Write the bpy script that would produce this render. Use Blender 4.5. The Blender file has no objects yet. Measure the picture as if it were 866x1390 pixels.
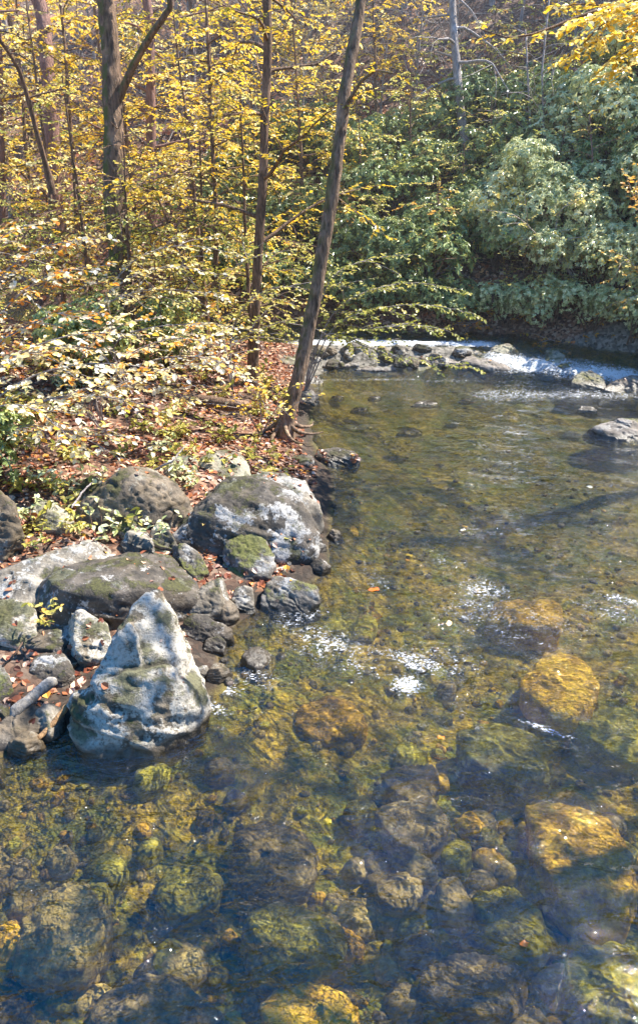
import bpy, bmesh, math, random
import numpy as np
from mathutils import Vector
random.seed(7)
rng = np.random.default_rng(11)
R = math.radians
scene = bpy.context.scene
C = scene.collection

# ------------------------------------------------------------------ camera
H = 4.5
HAZE = .0022
FPX = 1011.0
PITCH = math.atan(495 / FPX)
cp, sp = math.cos(PITCH), math.sin(PITCH)
cam = bpy.data.objects.new('camera', bpy.data.cameras.new('camera'))
C.objects.link(cam)
cam.location = (0, 0, H)
cam.rotation_euler = (math.pi / 2 - PITCH, 0, 0)
cam.data.sensor_fit = 'VERTICAL'
cam.data.sensor_height = 36
cam.data.lens = FPX / 1390 * 36
cam.data.clip_end = 1500
scene.camera = cam

def ray(px, py):
    dx, dy = (px - 433) / FPX, (py - 695) / FPX
    return dx, cp - dy * sp, -(sp + dy * cp)
def P(px, py, z=0.0):
    d = ray(px, py); t = (z - H) / d[2]
    return Vector((d[0] * t, d[1] * t, z))
def PY(px, py, Y):
    d = ray(px, py); t = Y / d[1]
    return Vector((d[0] * t, Y, H + d[2] * t))

# ------------------------------------------------------------------ numpy noise
def _hash(ix, iy, iz, seed):
    h = (ix.astype(np.int64) * 374761393 + iy.astype(np.int64) * 668265263 + iz.astype(np.int64) * 2147483647 + seed * 1274126177) & 0xffffffff
    h = ((h ^ (h >> 13)) * 1274126177) & 0xffffffff
    h = (h ^ (h >> 16)) & 0xffffffff
    return h.astype(np.float64) / 4294967295.0 * 2 - 1
def vnoise(p, seed=0):
    p = np.asarray(p, float); i = np.floor(p); f = p - i; u = f * f * (3 - 2 * f)
    ix, iy, iz = i[:, 0], i[:, 1], i[:, 2]
    out = 0
    for a in (0, 1):
        wx = u[:, 0] if a else 1 - u[:, 0]
        for b in (0, 1):
            wy = u[:, 1] if b else 1 - u[:, 1]
            for c in (0, 1):
                wz = u[:, 2] if c else 1 - u[:, 2]
                out = out + wx * wy * wz * _hash(ix + a, iy + b, iz + c, seed)
    return out
def fbm(p, scale=1.0, octv=4, seed=0, gain=0.5, ridged=False):
    p = np.asarray(p, float) * scale; s = 0; a = 1; tot = 0
    for o in range(octv):
        n = vnoise(p * (2 ** o) * 1.03 + o * 17.3, seed + o)
        if ridged: n = 1 - 2 * np.abs(n)
        s = s + n * a; tot += a; a *= gain
    return s / tot
def sstep(a, b, x):
    t = np.clip((x - a) / (b - a), 0, 1); return t * t * (3 - 2 * t)

# ------------------------------------------------------------------ mesh helpers
def mesh_np(name, V, F, mat=None, smooth=False, attrs=None, mats=None, mat_idx=None):
    """F: list of int arrays (n,k)"""
    me = bpy.data.meshes.new(name)
    V = np.asarray(V, np.float32)
    F = [np.asarray(f, np.int32) for f in F if len(f)]
    me.vertices.add(len(V)); me.vertices.foreach_set('co', V.ravel())
    nl = sum(f.size for f in F); npoly = sum(len(f) for f in F)
    me.loops.add(nl); me.polygons.add(npoly)
    me.loops.foreach_set('vertex_index', np.concatenate([f.ravel() for f in F]))
    ls = np.concatenate([np.full(len(f), f.shape[1], np.int32) for f in F])
    st = np.zeros(npoly, np.int32); st[1:] = np.cumsum(ls)[:-1]
    me.polygons.foreach_set('loop_start', st)
    me.polygons.foreach_set('use_smooth', np.full(npoly, smooth))
    for m in (mats or ([mat] if mat else [])): me.materials.append(m)
    if mat_idx is not None: me.polygons.foreach_set('material_index', np.asarray(mat_idx, np.int32))
    for k, (dom, arr) in (attrs or {}).items():
        at = me.attributes.new(k, 'FLOAT', dom); at.data.foreach_set('value', np.asarray(arr, np.float32))
    me.update(calc_edges=True); me.validate()
    return me
def tag(o, label=None, cat=None, group=None, kind=None):
    for k, v in (('label', label), ('category', cat), ('group', group), ('kind', kind)):
        if v: o[k] = v
    return o
def link(name, me, parent=None, loc=(0, 0, 0)):
    o = bpy.data.objects.new(name, me); C.objects.link(o); o.location = loc
    if parent: o.parent = parent
    return o
def empty(name, loc=(0, 0, 0)):
    o = bpy.data.objects.new(name, None); C.objects.link(o); o.location = loc
    o.empty_display_size = 0.2
    return o
def copy_tree(o, parent=None):
    c = o.copy(); C.objects.link(c); c.parent = parent
    for ch in o.children: copy_tree(ch, c)
    return c

class Tubes:
    def __init__(s): s.V = []; s.F = []; s.n = 0
    def add(s, pts, rad, k=6):
        pts = np.asarray(pts, float); rad = np.asarray(rad, float); m = len(pts)
        T = np.gradient(pts, axis=0); T /= np.linalg.norm(T, axis=1)[:, None] + 1e-9
        ref = np.array([0.3, 0.2, 1.0]) if abs(T[:, 2]).mean() < 0.8 else np.array([1.0, 0.1, 0.2])
        A = np.cross(T, ref); A /= np.linalg.norm(A, axis=1)[:, None] + 1e-9
        B = np.cross(T, A)
        a = np.arange(k) / k * 2 * math.pi
        ring = pts[:, None, :] + rad[:, None, None] * (np.cos(a)[None, :, None] * A[:, None, :] + np.sin(a)[None, :, None] * B[:, None, :])
        s.V.append(ring.reshape(-1, 3))
        i = np.arange(m - 1)[:, None] * k + np.arange(k)[None, :]
        j = np.arange(m - 1)[:, None] * k + (np.arange(k)[None, :] + 1) % k
        s.F.append((np.stack([i, j, j + k, i + k], -1).reshape(-1, 4)) + s.n)
        s.n += m * k
    def mesh(s, name, mat, disp=0, dscale=3, seed=0):
        V = np.concatenate(s.V); F = np.concatenate(s.F)
        if disp and len(V) > 900: V = V + .02 * np.stack([fbm(V * [1, 1, .16], 16, 3, seed + 50 + q * 9, ridged=True) for q in range(3)], 1) * [1, 1, 0]
        if disp: V = V + disp * np.stack([fbm(V * [1, 1, .35], dscale, 3, seed + q * 9) for q in range(3)], 1)
        return mesh_np(name, V, [F], mat, True)

def unit(v): return v / (np.linalg.norm(v, axis=-1, keepdims=True) + 1e-9)
class Leaves:
    """collects leaves: a folded blade of two quads with an outline, petiole at P, pointing along D, face normal N"""
    def __init__(s): s.P = []; s.D = []; s.N = []; s.L = []; s.W = []; s.T = []
    def add(s, P_, D, N, L, W, T):
        n = len(P_)
        s.P.append(P_); s.D.append(D); s.N.append(N)
        s.L.append(np.broadcast_to(L, n)); s.W.append(np.broadcast_to(W, n)); s.T.append(np.broadcast_to(T, n))
    def count(s): return sum(len(p) for p in s.P)
    def mesh(s, name, mat, fold=0.18, droop=0.15, a=(.3, .5), b=(.68, .42)):
        P_ = np.concatenate(s.P); D = unit(np.concatenate(s.D)); N = np.concatenate(s.N)
        L = np.concatenate(s.L)[:, None]; W = np.concatenate(s.W)[:, None]; T = np.concatenate(s.T)
        S = unit(np.cross(D, N)); N = unit(np.cross(S, D))
        n = len(P_)
        v0 = P_; v3 = P_ + D * L - N * L * droop
        p1 = P_ + D * L * a[0]; p2 = P_ + D * L * b[0] - N * L * droop * .4
        up = N * W * fold
        V = np.stack([v0, p1 + S * W * a[1] + up, p2 + S * W * b[1] + up, v3, p2 - S * W * b[1] + up, p1 - S * W * a[1] + up], 1).reshape(-1, 3)
        i = np.arange(n)[:, None] * 6
        F = np.concatenate([i + np.array([[0, 1, 2, 3]]), i + np.array([[0, 3, 4, 5]])], 0)
        return mesh_np(name, V, [F], mat, False, {'tone': ('FACE', np.concatenate([T, T]))})

# ------------------------------------------------------------------ materials
def newmat(name):
    m = bpy.data.materials.new(name); m.use_nodes = True
    nt = m.node_tree; nt.nodes.clear()
    out = nt.nodes.new('ShaderNodeOutputMaterial')
    return m, nt, out
def N(nt, t, **kw):
    n = nt.nodes.new(t)
    for k, v in kw.items():
        if k in n.inputs: n.inputs[k].default_value = v
        else: setattr(n, k, v)
    return n
def L(nt, a, b): nt.links.new(a, b)
def ramp(nt, fac, stops, interp='LINEAR'):
    r = nt.nodes.new('ShaderNodeValToRGB'); r.color_ramp.interpolation = interp
    el = r.color_ramp.elements
    while len(el) < len(stops): el.new(0.5)
    for e, (p, c) in zip(el, stops): e.position = p; e.color = (*c, 1) if len(c) == 3 else c
    L(nt, fac, r.inputs[0]); return r
def noise(nt, vec, scale, detail=5, rough=.55, dist=0.0):
    n = N(nt, 'ShaderNodeTexNoise', Scale=scale, Detail=detail, Roughness=rough, Distortion=dist)
    if vec: L(nt, vec, n.inputs['Vector'])
    return n
def mixc(nt, fac, a, b, mode='MIX'):
    m = nt.nodes.new('ShaderNodeMix'); m.data_type = 'RGBA'; m.blend_type = mode
    for s, v in ((m.inputs[0], fac), (m.inputs[6], a), (m.inputs[7], b)):
        if isinstance(v, (int, float)): s.default_value = v
        elif isinstance(v, tuple): s.default_value = (*v, 1)
        else: L(nt, v, s)
    return m.outputs[2]
def mth(nt, op, a, b=0.0, c=0.0, clamp=False):
    m = nt.nodes.new('ShaderNodeMath'); m.operation = op; m.use_clamp = clamp
    for s, v in zip(m.inputs, (a, b, c)):
        if isinstance(v, (int, float)): s.default_value = v
        else: L(nt, v, s)
    return m.outputs[0]
def mrange(nt, v, a, b, lo=0.0, hi=1.0):
    m = nt.nodes.new('ShaderNodeMapRange'); m.interpolation_type = 'SMOOTHSTEP'
    L(nt, v, m.inputs[0])
    for i, x in zip((1, 2, 3, 4), (a, b, lo, hi)): m.inputs[i].default_value = x
    return m.outputs[0]
def bump(nt, h, strength, dist, prev=None):
    b = N(nt, 'ShaderNodeBump', Strength=strength, Distance=dist); L(nt, h, b.inputs['Height'])
    if prev: L(nt, prev, b.inputs['Normal'])
    return b.outputs[0]

def leaf_mat(name, stops, rough=.4, spec=.5, trans=.4, tint=(1, 1, 1)):
    m, nt, out = newmat(name)
    at = N(nt, 'ShaderNodeAttribute', attribute_name='tone')
    oi = N(nt, 'ShaderNodeObjectInfo')
    f = mth(nt, 'ADD', at.outputs['Fac'], mth(nt, 'MULTIPLY', mth(nt, 'SUBTRACT', oi.outputs['Random'], .5), .35), clamp=True)
    r = ramp(nt, f, stops)
    b = N(nt, 'ShaderNodeBsdfPrincipled', Roughness=rough); b.inputs['Specular IOR Level'].default_value = spec
    L(nt, r.outputs[0], b.inputs['Base Color'])
    t = N(nt, 'ShaderNodeBsdfTranslucent'); L(nt, mixc(nt, 1.0, r.outputs[0], tint, 'MULTIPLY'), t.inputs[0])
    mx = N(nt, 'ShaderNodeMixShader', Fac=trans); L(nt, b.outputs[0], mx.inputs[1]); L(nt, t.outputs[0], mx.inputs[2])
    L(nt, mx.outputs[0], out.inputs[0]); return m

M = {}
M['gold'] = leaf_mat('golden_leaf', [(0, (.2, .2, .04)), (.25, (.58, .48, .06)), (.5, (.92, .58, .05)), (.75, (.97, .72, .14)), (1, (.96, .9, .6))], .38, .5, .5, (1, .95, .6))
M['olive'] = leaf_mat('yellow_green_leaf', [(0, (.13, .17, .04)), (.35, (.33, .35, .07)), (.6, (.6, .53, .1)), (.85, (.8, .7, .25)), (1, (.85, .45, .08))], .4, .5, .45)
M['pale'] = leaf_mat('pale_yellow_leaf', [(0, (.3, .3, .06)), (.3, (.8, .62, .12)), (.55, (.92, .8, .42)), (.8, (.95, .92, .8)), (.93, (.92, .62, .06)), (1, (.85, .35, .05))], .33, .6, .4, (1, .92, .62))
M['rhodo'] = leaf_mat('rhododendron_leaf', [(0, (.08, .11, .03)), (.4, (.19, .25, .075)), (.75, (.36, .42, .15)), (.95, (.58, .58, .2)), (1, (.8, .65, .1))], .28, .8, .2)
M['rhodo_bright'] = leaf_mat('sunlit_rhododendron_leaf', [(0, (.2, .24, .07)), (.4, (.5, .53, .22)), (.75, (.8, .8, .46)), (.95, (.92, .88, .58)), (1, (.9, .7, .15))], .28, .9, .25)  # lit copy of the rhododendron leaf, sunlight put into its brighter colours
M['orange'] = leaf_mat('orange_leaf', [(0, (.4, .28, .02)), (.4, (.75, .45, .03)), (.7, (.75, .25, .03)), (1, (.85, .65, .1))], .4, .5, .5)
M['litter'] = leaf_mat('fallen_leaf', [(0, (.07, .025, .015)), (.25, (.24, .07, .035)), (.5, (.42, .15, .06)), (.68, (.55, .28, .16)), (.82, (.7, .52, .42)), (.92, (.8, .33, .04)), (1, (.85, .6, .08))], .45, .5, .12)

def bark_mat(name, dark, light, moss=0.0):
    m, nt, out = newmat(name)
    tc = N(nt, 'ShaderNodeTexCoord'); mp = N(nt, 'ShaderNodeMapping'); mp.inputs['Scale'].default_value = (1, 1, .22)
    L(nt, tc.outputs['Object'], mp.inputs[0])
    n1 = noise(nt, mp.outputs[0], 22, 6, .65, .4); n2 = noise(nt, tc.outputs['Object'], 2.2, 4)
    col = ramp(nt, n1.outputs[0], [(.35, dark), (.62, light)]).outputs[0]
    col = mixc(nt, mrange(nt, n2.outputs[0], .55, .7, 0, .55), col, tuple(min(1, c * 2.0) for c in light))
    if moss:
        ge = N(nt, 'ShaderNodeNewGeometry'); sx = N(nt, 'ShaderNodeSeparateXYZ'); L(nt, ge.outputs['Normal'], sx.inputs[0])
        n3 = noise(nt, tc.outputs['Object'], 5, 5)
        f = mth(nt, 'MULTIPLY', mrange(nt, sx.outputs[0], .2, -.7), mrange(nt, n3.outputs[0], .42, .55))
        col = mixc(nt, mth(nt, 'MULTIPLY', f, moss), col, (.11, .12, .02))
    b = N(nt, 'ShaderNodeBsdfPrincipled', Roughness=.85); L(nt, col, b.inputs['Base Color'])
    L(nt, bump(nt, n1.outputs[0], 1.0, .06), b.inputs['Normal'])
    L(nt, b.outputs[0], out.inputs[0]); return m
M['bark'] = bark_mat('brown_bark', (.07, .04, .024), (.27, .165, .105))
M['bark_moss'] = bark_mat('mossy_bark', (.055, .034, .02), (.29, .185, .12), 1.0)
M['bark_lichen'] = bark_mat('lichen_patched_bark', (.07, .043, .026), (.36, .24, .16), .6)
M['bark_warm'] = bark_mat('warm_bark', (.16, .085, .07), (.36, .2, .16))
M['bark_grey'] = bark_mat('grey_bark', (.2, .17, .16), (.42, .37, .36))
M['twig'] = bark_mat('pale_twig', (.22, .17, .16), (.5, .43, .4))

def rock_mat(name, base=(.16, .14, .125), lichen=.5, moss=.4, pale=(.62, .6, .57), mosscol=(.1, .11, .015), brown=.3, lscale=3.0):
    m, nt, out = newmat(name)
    tc = N(nt, 'ShaderNodeTexCoord'); oi = N(nt, 'ShaderNodeObjectInfo')
    ad = N(nt, 'ShaderNodeVectorMath', operation='ADD'); L(nt, tc.outputs['Object'], ad.inputs[0])
    cx = N(nt, 'ShaderNodeCombineXYZ')
    for i in range(3): L(nt, mth(nt, 'MULTIPLY', oi.outputs['Random'], 37.0 + i * 11), cx.inputs[i])
    L(nt, cx.outputs[0], ad.inputs[1]); v = ad.outputs[0]
    ge = N(nt, 'ShaderNodeNewGeometry'); sn = N(nt, 'ShaderNodeSeparateXYZ'); L(nt, ge.outputs['Normal'], sn.inputs[0])
    ps = N(nt, 'ShaderNodeSeparateXYZ'); L(nt, ge.outputs['Position'], ps.inputs[0])
    nb = noise(nt, v, 4.5, 8, .65); nf = noise(nt, v, 38, 5, .7)
    dk = tuple(c * .4 for c in base); lt = tuple(min(1, c * 2.3) for c in base)
    col = ramp(nt, mth(nt, 'ADD', mth(nt, 'MULTIPLY', nb.outputs[0], .8), mth(nt, 'MULTIPLY', nf.outputs[0], .25)), [(.36, dk), (.5, base), (.64, lt)]).outputs[0]
    nbr = noise(nt, v, 2.1, 4); col = mixc(nt, mth(nt, 'MULTIPLY', mrange(nt, nbr.outputs[0], .45, .65), brown), col, (.13, .09, .045))
    # lichen plates
    nl = noise(nt, v, lscale, 9, .62, .3); lo = .68 - .32 * lichen
    lf = mth(nt, 'MULTIPLY', mrange(nt, mth(nt, 'ADD', nl.outputs[0], mth(nt, 'MULTIPLY', mth(nt, 'SUBTRACT', nf.outputs[0], .5), .22)), lo, lo + .05), mrange(nt, nf.outputs[0], .3, .48, .25, 1))
    lf = mth(nt, 'MULTIPLY', lf, mrange(nt, ps.outputs[2], .05, .14))
    lc = ramp(nt, nf.outputs[0], [(.3, tuple(c * .55 for c in pale)), (.6, pale)]).outputs[0]
    col = mixc(nt, lf, col, lc)
    # specks
    vo = N(nt, 'ShaderNodeTexVoronoi', Scale=26.0); L(nt, v, vo.inputs['Vector'])
    col = mixc(nt, mth(nt, 'MULTIPLY', mrange(nt, vo.outputs['Distance'], .24, .12), mrange(nt, nb.outputs[0], .5, .6, 0, .6)), col, pale)
    # moss on tops and in streaks
    nm = noise(nt, v, 3.2, 7, .6); th = .72 - .36 * moss
    mf = mth(nt, 'ADD', nm.outputs[0], mth(nt, 'MULTIPLY', mth(nt, 'SUBTRACT', sn.outputs[2], .55), .16))
    mf = mth(nt, 'ADD', mf, mth(nt, 'MULTIPLY', mth(nt, 'SUBTRACT', nf.outputs[0], .5), .3))
    mf = mth(nt, 'MULTIPLY', mrange(nt, mf, th, th + .1), mrange(nt, ps.outputs[2], .06, .16))
    mc = ramp(nt, nf.outputs[0], [(.3, tuple(c * .35 for c in mosscol)), (.7, tuple(c * 1.5 for c in mosscol))]).outputs[0]
    col = mixc(nt, mth(nt, 'MULTIPLY', mf, .85), col, mc)
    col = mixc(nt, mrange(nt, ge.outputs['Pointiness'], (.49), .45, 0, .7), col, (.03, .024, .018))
    # wet band
    wz = mth(nt, 'ADD', ps.outputs[2], mth(nt, 'MULTIPLY', mth(nt, 'SUBTRACT', nb.outputs[0], .5), -.12))
    wet = mrange(nt, wz, .12, .05)
    col = mixc(nt, mth(nt, 'MULTIPLY', wet, .62), col, (.035, .028, .02))
    under_ = ramp(nt, nb.outputs[0], [(.35, (.05, .04, .012)), (.6, (.2, .16, .04))]).outputs[0]
    col = mixc(nt, mrange(nt, wz, 0.0, -.09), col, under_)
    b = N(nt, 'ShaderNodeBsdfPrincipled'); L(nt, col, b.inputs['Base Color'])
    L(nt, mrange(nt, wet, 0, 1, .82, .25), b.inputs['Roughness'])
    hh = mth(nt, 'ADD', nb.outputs[0], mth(nt, 'ADD', mth(nt, 'MULTIPLY', nf.outputs[0], .25), mth(nt, 'ADD', mth(nt, 'MULTIPLY', lf, .05), mth(nt, 'MULTIPLY', mf, .22))))
    L(nt, bump(nt, hh, .75, .05), b.inputs['Normal'])
    L(nt, b.outputs[0], out.inputs[0]); return m
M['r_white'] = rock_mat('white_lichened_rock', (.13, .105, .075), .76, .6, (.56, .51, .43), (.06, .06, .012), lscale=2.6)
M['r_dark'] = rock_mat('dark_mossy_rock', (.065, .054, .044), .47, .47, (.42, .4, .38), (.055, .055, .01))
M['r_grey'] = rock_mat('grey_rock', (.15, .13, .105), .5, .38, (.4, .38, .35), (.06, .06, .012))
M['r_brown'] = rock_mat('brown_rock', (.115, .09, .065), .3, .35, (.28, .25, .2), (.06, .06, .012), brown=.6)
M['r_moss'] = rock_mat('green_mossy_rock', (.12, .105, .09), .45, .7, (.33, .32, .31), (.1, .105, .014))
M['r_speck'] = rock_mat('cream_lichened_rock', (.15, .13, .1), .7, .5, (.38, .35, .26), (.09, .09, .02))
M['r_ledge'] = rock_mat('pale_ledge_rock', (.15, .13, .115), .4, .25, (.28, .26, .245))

def bed_stone_mat(name, c1, c2):
    m, nt, out = newmat(name)
    tc = N(nt, 'ShaderNodeTexCoord'); ge = N(nt, 'ShaderNodeNewGeometry'); oi = N(nt, 'ShaderNodeObjectInfo')
    n1 = noise(nt, ge.outputs['Position'], 5, 7, .65); n2 = noise(nt, ge.outputs['Position'], 26, 7, .75)
    f = mth(nt, 'ADD', mth(nt, 'MULTIPLY', n1.outputs[0], .65), mth(nt, 'MULTIPLY', n2.outputs[0], .5))
    f = mth(nt, 'ADD', f, mth(nt, 'MULTIPLY', mth(nt, 'SUBTRACT', oi.outputs['Random'], .5), .15))
    dk = tuple(c * .25 for c in c1)
    col = ramp(nt, f, [(.42, dk), (.53, c1), (.62, c2), (.72, tuple(min(1, c * 1.7) for c in c2))]).outputs[0]
    b = N(nt, 'ShaderNodeBsdfPrincipled', Roughness=.7); L(nt, col, b.inputs['Base Color'])
    L(nt, bump(nt, f, .9, .03), b.inputs['Normal']); L(nt, b.outputs[0], out.inputs[0]); return m
M['bed_gold'] = bed_stone_mat('golden_algae_stone', (.34, .2, .03), (.66, .41, .06))
M['bed_grey'] = bed_stone_mat('grey_submerged_stone', (.13, .1, .085), (.26, .21, .17))
M['bed_olive'] = bed_stone_mat('olive_submerged_stone', (.15, .14, .028), (.32, .3, .06))
M['bed_pale'] = bed_stone_mat('pale_submerged_stone', (.25, .19, .12), (.42, .34, .22))

# ------------------------------------------------------------------ channel and terrain
left_shore = [(-9, -14), (-5.5, -2), (-4.0, 2.0)] + [tuple(P(*q)[:2]) for q in
    [(-120, 1075), (0, 1015), (95, 975), (200, 950), (280, 925), (275, 880), (320, 835), (430, 775), (440, 700), (442, 650), (418, 615), (412, 575), (425, 540), (412, 512)]]
bar = [(.2, 16.35), (2.0, 16.3), (3.2, 16.5), (3.6, 16.75), (3.3, 17.05), (1.5, 17.05), (-.4, 17.2), (-2.2, 17.7), (-6, 18.9), (-16, 21.5), (-60, 30)]
far_shore = [(-60, 36), (-16, 24.5), (-6, 21.3), (0, 19.6), (3.0, 18.7), (4.6, 18.3), (6.0, 17.3), (7.2, 16.6), (8.3, 15.4), (8.6, 13.6), (8.0, 12.0), (8.6, 9.5), (8.6, 5), (8.2, 0), (9, -14)]
poly = np.array(left_shore + bar + far_shore)
def signed_dist(x, y):
    """positive on land"""
    p = np.stack([x, y], 1); n = len(poly); best = np.full(len(x), 1e9); inside = np.zeros(len(x), bool)
    for i in range(n):
        a, b = poly[i], poly[(i + 1) % n]; ab = b - a
        t = np.clip(((p - a) @ ab) / (ab @ ab), 0, 1)
        d = np.linalg.norm(p - (a + t[:, None] * ab), axis=1); best = np.minimum(best, d)
        c = (a[1] > y) != (b[1] > y)
        xi = a[0] + (y - a[1]) / (b[1] - a[1] + 1e-12) * (b[0] - a[0]); inside ^= c & (x < xi)
    return np.where(inside, -best, best)
def far_side(x, y):
    """distance-like measure beyond the far shore (>0 up the hill)"""
    fs = np.array(far_shore[:9]); yy = np.interp(x, fs[:, 0], fs[:, 1]); return y - yy
def wlevel(x, y):
    l = .36 * sstep(15.7, 17.1, y + .12 * np.maximum(x - 3.5, 0) * 1.0)
    return l
def terrain_z(x, y):
    sd = signed_dist(x, y)
    p = np.stack([x, y, np.zeros_like(x)], 1)
    lump = fbm(p, .55, 4, 3); fine = fbm(p, 2.2, 4, 8)
    wl = wlevel(x, y)
    bz = sstep(9.3, 7.6, y) * (x < 1); land = .05 + .5 * (1 - np.exp(-np.maximum(sd, 0) / (1.7 + 1.6 * bz))) + .06 * np.maximum(sd, 0) + .14 * lump * sstep(0, 1.5, sd) + .04 * fine
    land = land + wl * .85
    fd = far_side(x, y); hillf = sstep(0.1, 2.0, fd) * (fd > 0)
    hill = wl + .12 + .62 * np.maximum(fd, 0) + .9 * fbm(p, .22, 3, 21) * sstep(1, 6, fd) + .1 * fine
    hill = np.where(fd > 38, hill - .6 * (fd - 38), hill)
    slope_right = sstep(7.5, 14, x) * np.maximum(x - 8, 0) * .38
    z = np.where(fd > 0, hill + slope_right * .3, land + slope_right * (y < 18) * sstep(0, 1, sd))
    z = np.where((x < -6) & (fd <= 0), z + .07 * (-6 - x), z)
    depth = .12 + .42 * sstep(0, 2.2, -sd) + .12 * lump + .05 * fine
    # deeper slot mid river, shallow riffle
    z = np.where(sd < 0, wl * 1.0 - depth * sstep(0, .5, -sd) + .02, z)
    z = np.minimum(z, 30)
    return z
def tz(x, y): return float(terrain_z(np.array([float(x)]), np.array([float(y)]))[0])

def axis(parts):
    a = []
    for lo, hi, st in parts: a += list(np.arange(lo, hi, st))
    return np.array(a + [parts[-1][1]])
def grid_mesh(xs, ys, zf):
    X, Y = np.meshgrid(xs, ys); x, y = X.ravel(), Y.ravel(); z = zf(x, y)
    nx, ny = len(xs), len(ys)
    i = (np.arange(ny - 1)[:, None] * nx + np.arange(nx - 1)[None, :]).ravel()
    return np.stack([x, y, z], 1), np.stack([i, i + 1, i + 1 + nx, i + nx], 1)

def ground_mat():
    m, nt, out = newmat('leafy_ground')
    ge = N(nt, 'ShaderNodeNewGeometry'); pos = ge.outputs['Position']
    at = N(nt, 'ShaderNodeAttribute', attribute_name='bed')
    vo = N(nt, 'ShaderNodeTexVoronoi', Scale=17.0); L(nt, pos, vo.inputs['Vector'])
    sc = N(nt, 'ShaderNodeSeparateColor'); L(nt, vo.outputs['Color'], sc.inputs[0])
    lit = ramp(nt, sc.outputs[0], [(0, (.04, .018, .012)), (.3, (.12, .05, .03)), (.6, (.24, .11, .06)), (.8, (.34, .2, .13)), (1, (.42, .3, .22))]).outputs[0]
    n1 = noise(nt, pos, .5, 5); lit = mixc(nt, mrange(nt, n1.outputs[0], .35, .65, 0, .65), lit, (.07, .045, .03))
    n2 = noise(nt, pos, 2.2, 8, .65); n3 = noise(nt, pos, 14, 7, .7)
    bedc = ramp(nt, n3.outputs[0], [(.3, (.04, .025, .008)), (.43, (.2, .14, .02)), (.57, (.48, .35, .05)), (.72, (.75, .58, .14))]).outputs[0]
    bed2 = ramp(nt, n3.outputs[0], [(.3, (.025, .03, .008)), (.55, (.16, .18, .025)), (.75, (.4, .4, .06))]).outputs[0]
    bedc = mixc(nt, mrange(nt, n2.outputs[0], .4, .62), bedc, bed2)
    sz = N(nt, 'ShaderNodeSeparateXYZ'); L(nt, pos, sz.inputs[0])
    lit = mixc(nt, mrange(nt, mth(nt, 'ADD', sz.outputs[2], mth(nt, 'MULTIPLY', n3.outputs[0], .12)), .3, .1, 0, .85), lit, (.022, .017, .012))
    bm_ = mth(nt, 'MULTIPLY', mth(nt, 'MULTIPLY', mrange(nt, sz.outputs[1], 15.7, 16.1), mrange(nt, sz.outputs[1], 17.6, 17.2)), mrange(nt, sz.outputs[0], -.8, 0))
    lit = mixc(nt, bm_, lit, mixc(nt, sc.outputs[1], (.05, .045, .035), (.3, .27, .23)))
    col = mixc(nt, at.outputs['Fac'], lit, bedc)
    bedf = mth(nt, 'MULTIPLY', mth(nt, 'MULTIPLY', mrange(nt, sz.outputs[1], 6.5, 11), at.outputs['Fac']), mrange(nt, n1.outputs[0], .25, .6, .85, .35))  # light lost in the deeper far pool, painted into the bed colour
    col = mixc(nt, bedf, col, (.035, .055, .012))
    b = N(nt, 'ShaderNodeBsdfPrincipled', Roughness=.85); L(nt, col, b.inputs['Base Color'])
    h = mth(nt, 'ADD', mth(nt, 'MULTIPLY', sc.outputs[1], .5), n3.outputs[0])
    L(nt, bump(nt, h, .8, .04), b.inputs['Normal']); L(nt, b.outputs[0], out.inputs[0]); return m
xs = axis([(-220, -60, 16), (-60, -16, 3), (-16, -6, .5), (-6, 8.6, .07), (8.6, 16, .4), (16, 60, 3), (60, 220, 16)])
ys = axis([(-160, -30, 13), (-30, -4, 2), (-4, 1.5, .3), (1.5, 13, .07), (13, 22, .11), (22, 48, .6), (48, 220, 12)])
V, F = grid_mesh(xs, ys, terrain_z)
sdv = signed_dist(V[:, 0], V[:, 1])
bedv = sstep(-.05, -.4, sdv + .15 * fbm(V, 1.5, 3, 5))
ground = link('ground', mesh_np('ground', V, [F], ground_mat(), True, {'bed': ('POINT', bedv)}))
tag(ground, kind='structure', label='leaf covered bank and hillside with the stony stream bed')

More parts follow.
